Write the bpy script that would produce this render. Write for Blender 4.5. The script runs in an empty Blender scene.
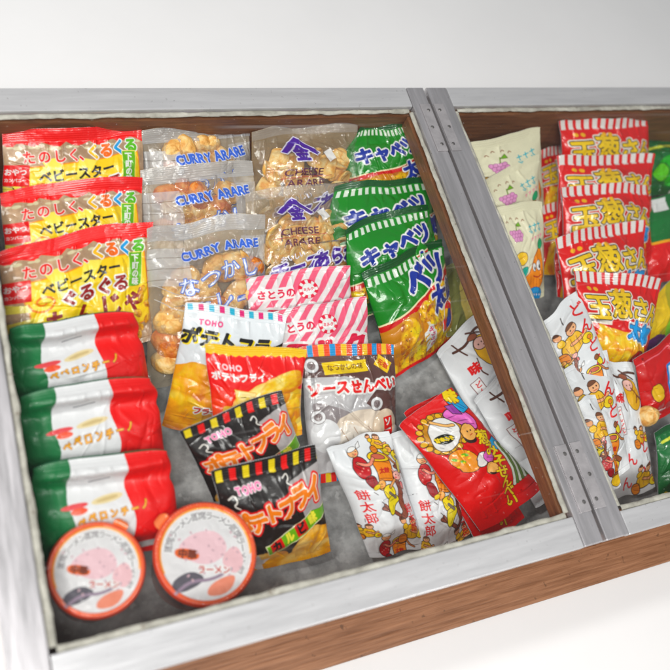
import bpy, bmesh, math, random
import numpy as np

# ------------------------------------------------------------------ scene, camera
S = bpy.context.scene
COL = S.collection
FPX = 840.0
def _norm(a): return a / np.linalg.norm(a)
_vx = np.array([2200., 85.]) - 335; _vy = np.array([-330., -1800.]) - 335
_dx = _norm(np.array([_vx[0], _vx[1], FPX]))
_dy = np.array([_vy[0], _vy[1], FPX]); _dy = _norm(_dy - _dx * _dx.dot(_norm(_dy)) * np.linalg.norm(_dy))
_dz = np.cross(_dx, _dy)
M = np.stack([_dx, _dy, _dz], 1)
FWD = M.T @ np.array([0, 0, 1.])
CAM = np.array([0, 0, .05]) - FWD * .85

def at(px, py, z):
    """the point of the horizontal level z that the photograph shows at px, py (used as a survey of the place)"""
    d = M.T @ np.array([(px - 335) / FPX, (py - 335) / FPX, 1.0])
    return CAM + d * ((z - CAM[2]) / d[2])

cd = bpy.data.cameras.new('camera'); cam = bpy.data.objects.new('camera', cd); COL.objects.link(cam)
from mathutils import Matrix, Vector
right = M.T @ np.array([1., 0, 0]); up = M.T @ np.array([0, -1., 0])
R4 = Matrix.Identity(4)
for i in range(3):
    R4[i][0], R4[i][1], R4[i][2], R4[i][3] = right[i], up[i], -FWD[i], CAM[i]
cam.matrix_world = R4
cd.sensor_width = 36; cd.sensor_height = 36; cd.lens = 36 * FPX / 670
cd.clip_start = .01; cd.clip_end = 100
cd.dof.use_dof = True; cd.dof.focus_distance = .86; cd.dof.aperture_fstop = 4.0
S.camera = cam
S.view_settings.view_transform = 'Standard'; S.view_settings.look = 'None'; S.view_settings.exposure = 0
S.cycles.transparent_max_bounces = 24
S.cycles.max_bounces = 10
S.cycles.caustics_reflective = False; S.cycles.caustics_refractive = False

# ------------------------------------------------------------------ helpers
def lin(c):
    c = np.asarray(c, float) / 255.0
    return np.where(c <= .04045, c / 12.92, ((c + .055) / 1.055) ** 2.4)

def rich(c):
    l = (c * np.array([.21, .72, .07])).sum(1, keepdims=True)
    return np.clip(l + (c - l) * 1.22, 0.002, .92)

def tag(o, label=None, cat=None, group=None, kind=None):
    if label: o['label'] = label
    if cat: o['category'] = cat
    if group: o['group'] = group
    if kind: o['kind'] = kind
    return o

def empty(name, loc=(0, 0, 0)):
    o = bpy.data.objects.new(name, None); COL.objects.link(o); o.location = loc
    o.empty_display_size = .02
    return o

def link_mesh(name, me, mat, parent=None, loc=None):
    o = bpy.data.objects.new(name, me); COL.objects.link(o)
    if mat is not None and not me.materials: me.materials.append(mat)
    if loc is not None: o.location = loc
    if parent is not None: o.parent = parent
    return o

def noise2(x, y, seed):
    """smooth value noise in 0..1"""
    rs = np.random.RandomState(seed % 100003); T = rs.rand(64, 64)
    xi = np.floor(x).astype(int); yi = np.floor(y).astype(int)
    fx = x - xi; fy = y - yi
    fx = fx * fx * fx * (fx * (fx * 6 - 15) + 10); fy = fy * fy * fy * (fy * (fy * 6 - 15) + 10)
    a = T[yi % 64, xi % 64]; b = T[yi % 64, (xi + 1) % 64]; c = T[(yi + 1) % 64, xi % 64]; d = T[(yi + 1) % 64, (xi + 1) % 64]
    return (a * (1 - fx) + b * fx) * (1 - fy) + (c * (1 - fx) + d * fx) * fy

def fbm(x, y, seed, o=3):
    s = 0; a = .5; t = 0
    for k in range(o):
        s = s + a * noise2(x * 2 ** k + 7.3 * k, y * 2 ** k + 3.1 * k, seed + 17 * k); t += a; a *= .5
    return s / t

def sstep(a, b, x):
    t = np.clip((x - a) / (b - a), 0, 1)
    return t * t * (3 - 2 * t)

# ------------------------------------------------------------------ glyphs: signed distance fields of the built-in typeface
GN, G0, G1 = 104, -.3, 1.3
_gl = {}
def glyph(ch):
    if ch in _gl: return _gl[ch]
    c = bpy.data.curves.new('glyph', 'FONT'); c.body = ch; c.resolution_u = 3
    o = bpy.data.objects.new('glyph', c); me = o.to_mesh(); me.calc_loop_triangles()
    V = np.array([v.co[:2] for v in me.vertices]); cnt = {}
    key = [tuple(np.round(p, 5)) for p in V]
    for t in me.loop_triangles:
        i = t.vertices
        for a, b in ((i[0], i[1]), (i[1], i[2]), (i[2], i[0])):
            k = tuple(sorted((key[a], key[b]))); cnt[k] = cnt.get(k, 0) + 1
    E = np.array([k for k, n in cnt.items() if n == 1 and k[0] != k[1]])
    if len(E) == 0:
        V = np.array([(.1, 0.), (.3, .1)]); E = np.array([((-9., -9.), (-9.01, -9.)), ((-9.01, -9.), (-9., -9.01)), ((-9., -9.01), (-9., -9.))])
    o.to_mesh_clear(); bpy.data.objects.remove(o); bpy.data.curves.remove(c)
    g = np.linspace(G0, G1, GN); X, Y = np.meshgrid(g, g); X = X.ravel(); Y = Y.ravel()
    A = E[:, 0]; D = E[:, 1] - A
    ax = X[:, None] - A[:, 0]; ay = Y[:, None] - A[:, 1]
    t = np.clip((ax * D[:, 0] + ay * D[:, 1]) / (D ** 2).sum(1), 0, 1)
    d = np.sqrt(((ax - t * D[:, 0]) ** 2 + (ay - t * D[:, 1]) ** 2).min(1))
    y0 = A[:, 1]; y1 = y0 + D[:, 1]
    cross = ((y0 <= Y[:, None]) != (y1 <= Y[:, None]))
    dyy = np.where(D[:, 1] == 0, 1, D[:, 1])
    xs = A[:, 0] + (Y[:, None] - y0) * D[:, 0] / dyy
    ins = (cross & (xs > X[:, None])).sum(1) % 2 == 1
    sd = np.where(ins, -d, d).reshape(GN, GN)
    wide = ord(ch) > 0x2000
    x0, x1 = (0., 1.) if wide else (V[:, 0].min() - .05, V[:, 0].max() + .05)
    _gl[ch] = (sd, x0, x1)
    return _gl[ch]

# ------------------------------------------------------------------ printing on a surface, sampled at its vertices
class Print:
    def __init__(s, X, Y, aa):
        s.X = X; s.Y = Y; s.aa = aa
        n = len(X); s.c = np.ones((n, 3)); s.a = np.zeros(n); s.h = np.zeros(n)
    def fill(s, col, a=1.0): s.c[:] = lin(col); s.a[:] = a
    def put(s, idx, m, col, a=1.0):
        c = lin(col) if not isinstance(col, np.ndarray) else col
        m1 = m[:, None]
        a0 = s.a[idx]
        w = np.where(a0 < .05, np.minimum(1, m * 20), m)[:, None]      # on clear film the colour does not fade at the edge, only its cover does
        s.c[idx] = s.c[idx] * (1 - w) + c * w
        s.a[idx] = s.a[idx] * (1 - m) + a * m
    def box(s, x0, x1, y0, y1, pad):
        return np.nonzero((s.X > x0 - pad) & (s.X < x1 + pad) & (s.Y > y0 - pad) & (s.Y < y1 + pad))[0]
    def cov(s, sd): return np.clip(.5 - sd / s.aa, 0, 1)
    def _paint(s, idx, sd, col, a, ow, oc):
        if ow: s.put(idx, s.cov(sd - ow), oc, a)
        if col is not None: s.put(idx, s.cov(sd), col, a)
    def poly(s, pts, col, a=1, ow=0, oc=None, smooth=False):
        P = np.array(pts, float)
        if smooth:
            for _ in range(2):
                Q = np.roll(P, -1, 0); P = np.stack([P * .75 + Q * .25, P * .25 + Q * .75], 1).reshape(-1, 2)
        idx = s.box(P[:, 0].min(), P[:, 0].max(), P[:, 1].min(), P[:, 1].max(), ow + 2 * s.aa)
        if not len(idx): return
        x = s.X[idx]; y = s.Y[idx]; best = np.full(len(idx), 1e9); ins = np.zeros(len(idx), bool)
        for k in range(len(P)):
            ax, ay = P[k]; bx, by = P[(k + 1) % len(P)]; dx = bx - ax; dy = by - ay; L = dx * dx + dy * dy
            if L < 1e-12: continue
            t = np.clip(((x - ax) * dx + (y - ay) * dy) / L, 0, 1)
            best = np.minimum(best, (x - ax - t * dx) ** 2 + (y - ay - t * dy) ** 2)
            c = (ay <= y) != (by <= y)
            if dy: ins ^= c & (x < ax + (y - ay) * dx / dy)
        d = np.sqrt(best); s._paint(idx, np.where(ins, -d, d), col, a, ow, oc)
    def rect(s, x0, y0, x1, y1, col, a=1, rot=0, ow=0, oc=None):
        cx, cy = (x0 + x1) / 2, (y0 + y1) / 2; c, n = math.cos(math.radians(rot)), math.sin(math.radians(rot))
        s.poly([(cx + (x - cx) * c - (y - cy) * n, cy + (x - cx) * n + (y - cy) * c) for x, y in ((x0, y0), (x1, y0), (x1, y1), (x0, y1))], col, a, ow, oc)
    def ell(s, cx, cy, rx, ry, col, a=1, rot=0, ow=0, oc=None):
        r = max(rx, ry); idx = s.box(cx - r, cx + r, cy - r, cy + r, ow + 2 * s.aa)
        if not len(idx): return idx
        c, n = math.cos(math.radians(rot)), math.sin(math.radians(rot))
        x = s.X[idx] - cx; y = s.Y[idx] - cy; x, y = x * c + y * n, -x * n + y * c
        k = np.sqrt((x / rx) ** 2 + (y / ry) ** 2) + 1e-9
        g = np.sqrt((x / rx ** 2) ** 2 + (y / ry ** 2) ** 2) + 1e-9
        s._paint(idx, k * (k - 1) / g, col, a, ow, oc); return idx
    def line(s, pts, w, col, a=1, ow=0, oc=None, smooth=True):
        P = np.array(pts, float)
        if smooth and len(P) > 2:
            for _ in range(2):
                Q = np.stack([P[:-1] * .75 + P[1:] * .25, P[:-1] * .25 + P[1:] * .75], 1).reshape(-1, 2); P = np.vstack([P[:1], Q, P[-1:]])
        idx = s.box(P[:, 0].min(), P[:, 0].max(), P[:, 1].min(), P[:, 1].max(), w + ow + 2 * s.aa)
        if not len(idx): return
        x = s.X[idx]; y = s.Y[idx]; best = np.full(len(idx), 1e9)
        for k in range(len(P) - 1):
            ax, ay = P[k]; dx, dy = P[k + 1] - P[k]; L = dx * dx + dy * dy
            if L < 1e-12: continue
            t = np.clip(((x - ax) * dx + (y - ay) * dy) / L, 0, 1)
            best = np.minimum(best, (x - ax - t * dx) ** 2 + (y - ay - t * dy) ** 2)
        s._paint(idx, np.sqrt(best) - w / 2, col, a, ow, oc)
    def text(s, tx, cx, cy, size, col, rot=0, bold=.015, out=(), sx=1.0, skew=0, vert=False, a=1, wob=0, gap=0, cols=None, shadow=None):
        gs = [glyph(ch) for ch in tx]
        adv = [(1.0 if vert else (g[2] - g[1])) * (1 if vert else sx) + gap for g in gs]
        tot = sum(adv); p = -tot / 2; items = []
        c, n = math.cos(math.radians(rot)), math.sin(math.radians(rot)); rnd = random.Random(len(tx) * 7 + ord(tx[0]))
        pad = max([o[0] for o in out], default=0) + 2 * s.aa
        for i, (g, w) in enumerate(zip(gs, adv)):
            mid = (p + w / 2) * size; p += w
            ox, oy = (0, mid) if vert else (mid, rnd.uniform(-1, 1) * wob * size)
            gx, gy = cx + ox * c - oy * n, cy + ox * n + oy * c
            r = size * max(1, sx) * .85 + pad
            idx = s.box(gx - r, gx + r, gy - r, gy + r, 0)
            if not len(idx): continue
            x = s.X[idx] - gx; y = s.Y[idx] - gy; x, y = x * c + y * n, -x * n + y * c
            x = x + skew * y
            lx = x / (size * sx) + (g[1] + g[2]) / 2; ly = -y / size + .37
            fx = np.clip((lx - G0) / (G1 - G0) * (GN - 1), 0, GN - 1.001); fy = np.clip((ly - G0) / (G1 - G0) * (GN - 1), 0, GN - 1.001)
            xi = fx.astype(int); yi = fy.astype(int); fx -= xi; fy -= yi; T = g[0]
            sd = (T[yi, xi] * (1 - fx) + T[yi, xi + 1] * fx) * (1 - fy) + (T[yi + 1, xi] * (1 - fx) + T[yi + 1, xi + 1] * fx) * fy
            items.append((idx, sd * size - bold * size, i))
        for w, oc in out:
            for idx, sd, i in items: s.put(idx, s.cov(sd - w), oc, a)
        for idx, sd, i in items: s.put(idx, s.cov(sd), cols[i % len(cols)] if cols else col, a)
    # printed food pictures
    def chip(s, cx, cy, rx, ry, rot, base, dark, light, seed, a=1, bump=0):
        r = max(rx, ry); idx = s.box(cx - r, cx + r, cy - r, cy + r, 3)
        if not len(idx): return
        c, n = math.cos(math.radians(rot)), math.sin(math.radians(rot))
        x = s.X[idx] - cx; y = s.Y[idx] - cy; x, y = (x * c + y * n) / rx, (-x * n + y * c) / ry
        k = np.sqrt(x * x + y * y) + .16 * (noise2(x * 1.7 + 9, y * 1.7 + 5, seed) - .5) * 2
        m = np.clip(.5 - (k - 1) * min(rx, ry) / s.aa, 0, 1)
        f = fbm(x * 2.2 + 20, y * 2.2 + 20, seed + 5)
        t = np.clip(.5 + .45 * (-x * .5 - y * .8) + 1.1 * (f - .5), 0, 1)
        B, Dk, L = lin(base), lin(dark), lin(light)
        col = np.where(t[:, None] < .5, Dk + (B - Dk) * (t * 2)[:, None], B + (L - B) * ((t - .5) * 2)[:, None])
        rim = sstep(.8, 1.0, k)[:, None]; col = col * (1 - rim * .45) + Dk * rim * .45
        s.put(idx, m, col, a)
        if bump: s.h[idx] = np.maximum(s.h[idx], bump * np.sqrt(np.clip(1 - k * k, 0, 1)))
    def mottle(s, amt, sc, seed, a=None):
        f = fbm(s.X * sc, s.Y * sc, seed, 4) - .5
        s.c *= np.clip(1 + amt * 2 * f, 0, 2)[:, None]
        if a is not None: s.a = np.clip(s.a + a * 2 * f, 0, 1)
    def ticks(s, y0, y1, x0, x1, cols, w, gap=0, slant=0, a=1):
        x = x0; i = 0
        while x < x1:
            s.poly([(x + slant, y0), (x + w + slant, y0), (x + w, y1), (x, y1)], cols[i % len(cols)], a); x += w + gap; i += 1

# ------------------------------------------------------------------ materials
def new_mat(name):
    m = bpy.data.materials.new(name); m.use_nodes = True; nt = m.node_tree; nt.nodes.clear()
    out = nt.nodes.new('ShaderNodeOutputMaterial'); return m, nt, out
def N(nt, t, **kw):
    n = nt.nodes.new(t)
    for k, v in kw.items():
        if k.startswith('in_'): n.inputs[k[3:].replace('_', ' ')].default_value = v
        else: setattr(n, k, v)
    return n

def fresnel(nt, ior):
    # the same thin-sheet reflection from either side
    g = nt.nodes.new('ShaderNodeNewGeometry'); r = nt.nodes.new('ShaderNodeMapRange')
    r.inputs['To Min'].default_value = ior; r.inputs['To Max'].default_value = 1 / ior
    nt.links.new(g.outputs['Backfacing'], r.inputs['Value']); f = nt.nodes.new('ShaderNodeFresnel'); nt.links.new(r.outputs[0], f.inputs['IOR']); return f

def film_mat(name, rough, coat, bump, haze=.05, scale=260, gloss_boost=1.0, metal=0.0):
    m, nt, out = new_mat(name); L = nt.links.new
    at_ = N(nt, 'ShaderNodeAttribute', attribute_name='Print', attribute_type='GEOMETRY')
    tc = N(nt, 'ShaderNodeTexCoord')
    nz = N(nt, 'ShaderNodeTexNoise'); nz.inputs['Scale'].default_value = scale; nz.inputs['Detail'].default_value = 4
    L(tc.outputs['Object'], nz.inputs['Vector'])
    bp = N(nt, 'ShaderNodeBump'); bp.inputs['Strength'].default_value = bump; bp.inputs['Distance'].default_value = .002
    L(nz.outputs['Fac'], bp.inputs['Height'])
    pr = N(nt, 'ShaderNodeBsdfPrincipled'); pr.inputs['Roughness'].default_value = rough; pr.inputs['Metallic'].default_value = metal
    pr.inputs['Coat Weight'].default_value = coat; pr.inputs['Coat Roughness'].default_value = .06
    L(at_.outputs['Color'], pr.inputs['Base Color']); L(bp.outputs['Normal'], pr.inputs['Normal']); L(bp.outputs['Normal'], pr.inputs['Coat Normal'])
    tr = N(nt, 'ShaderNodeBsdfTransparent'); tr.inputs['Color'].default_value = (.97, .97, .97, 1)
    df = N(nt, 'ShaderNodeBsdfDiffuse'); df.inputs['Color'].default_value = (.85, .86, .88, 1)
    hz = N(nt, 'ShaderNodeMixShader'); hz.inputs[0].default_value = haze
    L(tr.outputs[0], hz.inputs[1]); L(df.outputs[0], hz.inputs[2])
    gl = N(nt, 'ShaderNodeBsdfGlossy'); gl.inputs['Roughness'].default_value = .07; L(bp.outputs['Normal'], gl.inputs['Normal'])
    fr = fresnel(nt, 1.5); L(bp.outputs['Normal'], fr.inputs['Normal'])
    mu = N(nt, 'ShaderNodeMath', operation='MULTIPLY'); mu.inputs[1].default_value = gloss_boost; mu.use_clamp = True
    L(fr.outputs[0], mu.inputs[0])
    cl = N(nt, 'ShaderNodeMixShader'); L(mu.outputs[0], cl.inputs[0]); L(hz.outputs[0], cl.inputs[1]); L(gl.outputs[0], cl.inputs[2])
    mx = N(nt, 'ShaderNodeMixShader'); L(at_.outputs['Alpha'], mx.inputs[0]); L(cl.outputs[0], mx.inputs[1]); L(pr.outputs[0], mx.inputs[2])
    L(mx.outputs[0], out.inputs['Surface']); return m

FILM = film_mat('glossy_film', .34, .5, .14, gloss_boost=1.2)
CLEAR = film_mat('clear_film', .22, .6, .30, haze=.02, gloss_boost=1.9)
MATTE = film_mat('matte_film', .46, .10, .12)
FOIL = film_mat('foil_film', .30, .8, .16, gloss_boost=1.3)

def vcol_mat(name, rough, scale, bump, spec=.4):
    m, nt, out = new_mat(name); L = nt.links.new
    a = N(nt, 'ShaderNodeAttribute', attribute_name='Print', attribute_type='GEOMETRY'); tc = N(nt, 'ShaderNodeTexCoord')
    nz = N(nt, 'ShaderNodeTexNoise'); nz.inputs['Scale'].default_value = scale; nz.inputs['Detail'].default_value = 5
    L(tc.outputs['Object'], nz.inputs['Vector'])
    bp = N(nt, 'ShaderNodeBump'); bp.inputs['Strength'].default_value = bump; bp.inputs['Distance'].default_value = .003; L(nz.outputs['Fac'], bp.inputs['Height'])
    pr = N(nt, 'ShaderNodeBsdfPrincipled'); pr.inputs['Roughness'].default_value = rough; pr.inputs['Specular IOR Level'].default_value = spec
    L(a.outputs['Color'], pr.inputs['Base Color']); L(bp.outputs['Normal'], pr.inputs['Normal']); L(pr.outputs[0], out.inputs['Surface']); return m
CRACKER = vcol_mat('baked_cracker', .45, 260, .6)

def noise_mat(name, c0, c1, scale, rough=(.4, .6), bump=.2, stretch=(1, 1, 1), metal=0, detail=6, dist=.002, spec=.5, spots=None):
    m, nt, out = new_mat(name); L = nt.links.new
    tc = N(nt, 'ShaderNodeTexCoord'); mp = N(nt, 'ShaderNodeMapping'); mp.inputs['Scale'].default_value = stretch
    L(tc.outputs['Object'], mp.inputs['Vector'])
    nz = N(nt, 'ShaderNodeTexNoise'); nz.inputs['Scale'].default_value = scale; nz.inputs['Detail'].default_value = detail; nz.inputs['Roughness'].default_value = .62
    L(mp.outputs[0], nz.inputs['Vector'])
    cr = N(nt, 'ShaderNodeValToRGB'); cr.color_ramp.elements[0].position = .32; cr.color_ramp.elements[1].position = .68
    cr.color_ramp.elements[0].color = (*c0, 1); cr.color_ramp.elements[1].color = (*c1, 1); L(nz.outputs['Fac'], cr.inputs[0])
    col = cr.outputs[0]
    if spots:
        n2 = N(nt, 'ShaderNodeTexNoise'); n2.inputs['Scale'].default_value = spots[0]; n2.inputs['Detail'].default_value = 3; L(tc.outputs['Object'], n2.inputs['Vector'])
        r2 = N(nt, 'ShaderNodeValToRGB'); r2.color_ramp.elements[0].position = spots[2]; r2.color_ramp.elements[1].position = spots[2] + .07
        r2.color_ramp.elements[0].color = (0, 0, 0, 1); r2.color_ramp.elements[1].color = (spots[3],) * 3 + (1,); L(n2.outputs['Fac'], r2.inputs[0])
        mxc = N(nt, 'ShaderNodeMix', data_type='RGBA'); L(r2.outputs[0], mxc.inputs[0]); L(col, mxc.inputs[6]); mxc.inputs[7].default_value = (*spots[1], 1); col = mxc.outputs[2]
    rr = N(nt, 'ShaderNodeMapRange'); rr.inputs['To Min'].default_value = rough[0]; rr.inputs['To Max'].default_value = rough[1]; L(nz.outputs['Fac'], rr.inputs['Value'])
    bp = N(nt, 'ShaderNodeBump'); bp.inputs['Strength'].default_value = bump; bp.inputs['Distance'].default_value = dist; L(nz.outputs['Fac'], bp.inputs['Height'])
    pr = N(nt, 'ShaderNodeBsdfPrincipled'); pr.inputs['Metallic'].default_value = metal; pr.inputs['Specular IOR Level'].default_value = spec
    L(col, pr.inputs['Base Color']); L(rr.outputs[0], pr.inputs['Roughness']); L(bp.outputs[0], pr.inputs['Normal']); L(pr.outputs[0], out.inputs['Surface']); return m

WOOD = noise_mat('varnished_wood', (.13, .046, .018), (.29, .115, .045), 12, (.3, .5), .2, (2.0, 2.6, 30), spots=(240, (.5, .42, .33), .70, .6))
WOODX = noise_mat('front_wood', (.20, .080, .032), (.42, .20, .10), 12, (.3, .55), .2, (1.3, 30, 30), detail=9, spots=(120, (.10, .045, .02), .66, .7))
METAL = noise_mat('worn_aluminium', (.47, .46, .47), (.64, .62, .64), 46, (.20, .46), .10, (4.0, .3, 1), metal=.7, detail=10, spots=(330, (.22, .21, .20), .69, .6))
METALX = noise_mat('worn_aluminium_skylit', (.58, .58, .59), (.68, .68, .69), 46, (.22, .46), .10, (.25, 3.0, 1), metal=.45, detail=10, spots=(260, (.32, .31, .30), .68, .6))  # paler copy of METAL: the front rail's bright sky reflection put into the colour
PLATE = noise_mat('hinge_steel', (.48, .46, .47), (.64, .61, .62), 80, (.25, .4), .05, metal=.6, spots=(500, (.4, .37, .36), .70, .6))
SCREW = noise_mat('screw_steel', (.16, .15, .15), (.3, .29, .28), 400, (.3, .5), .1, metal=.8)
PUTTY = noise_mat('dried_putty', (.27, .26, .22), (.52, .51, .44), 60, (.7, .9), .8, spots=(150, (.22, .19, .15), .66, .8))
LINER = noise_mat('grey_liner', (.18, .18, .18), (.50, .50, .50), 42, (.35, .6), .3, detail=10, spots=(70, (.55, .55, .55), .60, .55))
TABLE = noise_mat('white_table', (.86, .86, .86), (.89, .89, .89), 5, (.4, .5), .02)

def glass_mat():
    m, nt, out = new_mat('lid_glass'); L = nt.links.new
    tr = N(nt, 'ShaderNodeBsdfTransparent'); tr.inputs['Color'].default_value = (.985, .99, .985, 1)
    gl = N(nt, 'ShaderNodeBsdfGlossy'); gl.inputs['Roughness'].default_value = .02
    fr = fresnel(nt, 1.4)
    mx = N(nt, 'ShaderNodeMixShader'); L(fr.outputs[0], mx.inputs[0]); L(tr.outputs[0], mx.inputs[1]); L(gl.outputs[0], mx.inputs[2])
    # smears and fine scratches, with streak reflections painted in as pale diffuse
    tc = N(nt, 'ShaderNodeTexCoord'); mp = N(nt, 'ShaderNodeMapping'); mp.inputs['Rotation'].default_value = (0, 0, .95); mp.inputs['Scale'].default_value = (1.0, 60, 1)
    L(tc.outputs['Object'], mp.inputs[0]); nz = N(nt, 'ShaderNodeTexNoise'); nz.inputs['Scale'].default_value = 3.1; nz.inputs['Detail'].default_value = 2; L(mp.outputs[0], nz.inputs[0])
    cr = N(nt, 'ShaderNodeValToRGB'); cr.color_ramp.elements[0].position = .70; cr.color_ramp.elements[1].position = .84
    cr.color_ramp.elements[0].color = (0, 0, 0, 1); cr.color_ramp.elements[1].color = (.16, .16, .16, 1); L(nz.outputs['Fac'], cr.inputs[0])
    df = N(nt, 'ShaderNodeBsdfDiffuse'); df.inputs[0].default_value = (.8, .8, .8, 1)
    m2 = N(nt, 'ShaderNodeMixShader'); L(cr.outputs[0], m2.inputs[0]); L(mx.outputs[0], m2.inputs[1]); L(df.outputs[0], m2.inputs[2])
    n3 = N(nt, 'ShaderNodeTexNoise'); n3.inputs['Scale'].default_value = 420; n3.inputs['Detail'].default_value = 2; L(tc.outputs['Object'], n3.inputs[0])
    c3 = N(nt, 'ShaderNodeValToRGB'); c3.color_ramp.elements[0].position = .74; c3.color_ramp.elements[1].position = .80
    c3.color_ramp.elements[0].color = (0, 0, 0, 1); c3.color_ramp.elements[1].color = (.35, .35, .35, 1); L(n3.outputs['Fac'], c3.inputs[0])
    m3 = N(nt, 'ShaderNodeMixShader'); L(c3.outputs[0], m3.inputs[0]); L(m2.outputs[0], m3.inputs[1]); L(df.outputs[0], m3.inputs[2])
    L(m3.outputs[0], out.inputs['Surface']); return m
GLASS = glass_mat()

# ------------------------------------------------------------------ mesh builders
def np_mesh(name, V, F, smooth=True, col=None):
    me = bpy.data.meshes.new(name)
    F = np.asarray(F, np.int32)
    me.vertices.add(len(V)); me.vertices.foreach_set('co', np.asarray(V, np.float32).ravel())
    me.loops.add(F.size); me.loops.foreach_set('vertex_index', F.ravel())
    me.polygons.add(len(F)); me.polygons.foreach_set('loop_start', np.arange(0, F.size, F.shape[1], dtype=np.int32))
    me.polygons.foreach_set('use_smooth', np.full(len(F), smooth))
    if col is not None:
        a = me.color_attributes.new('Print', 'FLOAT_COLOR', 'POINT'); a.data.foreach_set('color', np.asarray(col, np.float32).ravel())
    me.update(calc_edges=True); me.validate(); return me

def grid_faces(nx, ny, off=0, flip=False):
    i = np.arange(ny - 1)[:, None] * nx + np.arange(nx - 1)[None, :] + off
    q = np.stack([i, i + nx, i + nx + 1, i + 1], -1).reshape(-1, 4)
    return q[:, ::-1] if flip else q

def box_bm(bm, x0, x1, y0, y1, z0, z1):
    r = bmesh.ops.create_cube(bm, size=1)
    for v in r['verts']:
        v.co = Vector((x0 if v.co.x < 0 else x1, y0 if v.co.y < 0 else y1, z0 if v.co.z < 0 else z1))

def box(name, x0, x1, y0, y1, z0, z1, mat, parent=None, bev=.0012):
    bm = bmesh.new(); box_bm(bm, x0, x1, y0, y1, z0, z1)
    if bev: bmesh.ops.bevel(bm, geom=bm.edges[:], offset=bev, segments=2, affect='EDGES', profile=.6)
    me = bpy.data.meshes.new(name); bm.to_mesh(me); bm.free()
    for p in me.polygons: p.use_smooth = False
    return link_mesh(name, me, mat, parent)

def strip(name, p0, p1, w, h, mat, parent, seed):
    """a bead of putty along an edge: uneven width and height"""
    p0 = np.array(p0, float); p1 = np.array(p1, float); d = p1 - p0; L = np.linalg.norm(d); d /= L; s = np.cross([0, 0, 1.], d)
    n = int(L / .0012); t = np.linspace(0, 1, n); k = 7
    V = []
    for j in range(k):
        a = math.pi * j / (k - 1)
        wob = (fbm(t * L * 60, t * 0 + j * .2, seed) - .5) * .0026
        hh = h * math.sin(a) * (1 + .5 * (noise2(t * L * 90, t * 0 + j * .4, seed + 4) - .5))
        off = -math.cos(a) * w / 2
        V.append(p0 + d * (t * L)[:, None] + s * (off + wob * (1 if abs(off) > 1e-4 else .3))[:, None] + np.array([0, 0, 1.]) * hh[:, None])
    V = np.array(V).reshape(-1, 3)
    return link_mesh(name, np_mesh(name, V, grid_faces(n, k)), mat, parent)

# ------------------------------------------------------------------ the case, lids, hinges
XL, XG, XR = -.310, .165, .642          # left glass edge, gap between the lids, right glass edge
YF, YB = -.233, .224
ZT = .115                               # glass level
Z0 = 0.0
case = empty('display_case', (0, 0, -.02)); tag(case, 'low wooden display case holding all the snack packets on a white table', 'display case')
def cs(o):
    o.parent = case; o.matrix_parent_inverse = Matrix.Translation((0, 0, .02)); return o
X0, X1, Y0, Y1 = XL - .030, XR + .030, YF - .026, YB + .028
cs(box('base_board', X0, X1, Y0, Y1, -.019, -.006, WOODX))
cs(box('front_ledge', X0 - .01, X1 + .01, Y0 - .040, Y0 - .0006, -.019, .004, WOODX, bev=.002))
cs(box('floor_liner', XL - .012, XR + .012, YF - .008, YB + .008, -.0055, Z0, LINER, bev=0))
cs(box('back_board', X0, X1, YB, Y1, -.0055, ZT - .004, WOOD))
cs(box('front_board', X0, X1, Y0, YF - .008, -.0055, ZT - .004, WOODX))
cs(box('side_board', X0, XL - .012, YF - .0079, YB - .0003, -.0055, ZT - .0042, WOOD))
cs(box('side_board', XR + .012, X1, YF - .0079, YB - .0003, -.0055, ZT - .0042, WOOD))
cs(box('divider_beam', .1355, .1965, YF - .0079, YB - .0003, ZT - .021, ZT - .0042, WOOD))

def make_lid(name, xa, xb, ga, gb, label, fy):
    t = empty(name, ((xa + xb) / 2, (YF + YB) / 2, ZT)); inv = Matrix.Translation((-(xa + xb) / 2, -(YF + YB) / 2, -ZT))
    def p(o): o.parent = t; o.matrix_parent_inverse = inv; return o
    tag(t, label, 'glass lid', 'glass lids of the display case')
    yo, yb = YF - .033, YB + .032
    zb, zt = ZT - .0035, ZT + .0055
    p(box('side_rail', xa, ga - .0055, yo, yb, zb, zt, METAL, bev=.0009)); p(box('side_rail', gb + .0055, xb, yo, yb, zb, zt, METAL, bev=.0009))
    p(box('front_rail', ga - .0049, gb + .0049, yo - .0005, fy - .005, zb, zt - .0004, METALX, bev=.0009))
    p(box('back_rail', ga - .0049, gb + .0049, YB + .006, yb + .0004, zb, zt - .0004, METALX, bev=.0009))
    p(box('glass_pane', ga - .004, gb + .004, fy - .004, YB + .005, ZT - .001, ZT + .001, GLASS, bev=0))
    zz = ZT + .0011
    for k, (a, b) in enumerate((((ga - .0025, fy, zz), (ga - .0025, YB, zz)), ((gb + .0025, fy, zz), (gb + .0025, YB, zz)),
                                ((ga, fy - .0025, zz), (gb, fy - .0025, zz)), ((ga, YB + .0025, zz), (gb, YB + .0025, zz)))):
        p(strip('putty', a, b, .0056, .0017, PUTTY, None, 11 + k * 7))
    return t
make_lid('glass_lid', XL - .034, XG - .0019, XL, .136, 'metal framed glass lid over the larger, left compartment of snacks', YF)
make_lid('glass_lid', XG + .0019, XR + .034, .199, XR, 'metal framed glass lid over the right compartment with red onion packets', YF - .006)

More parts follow.
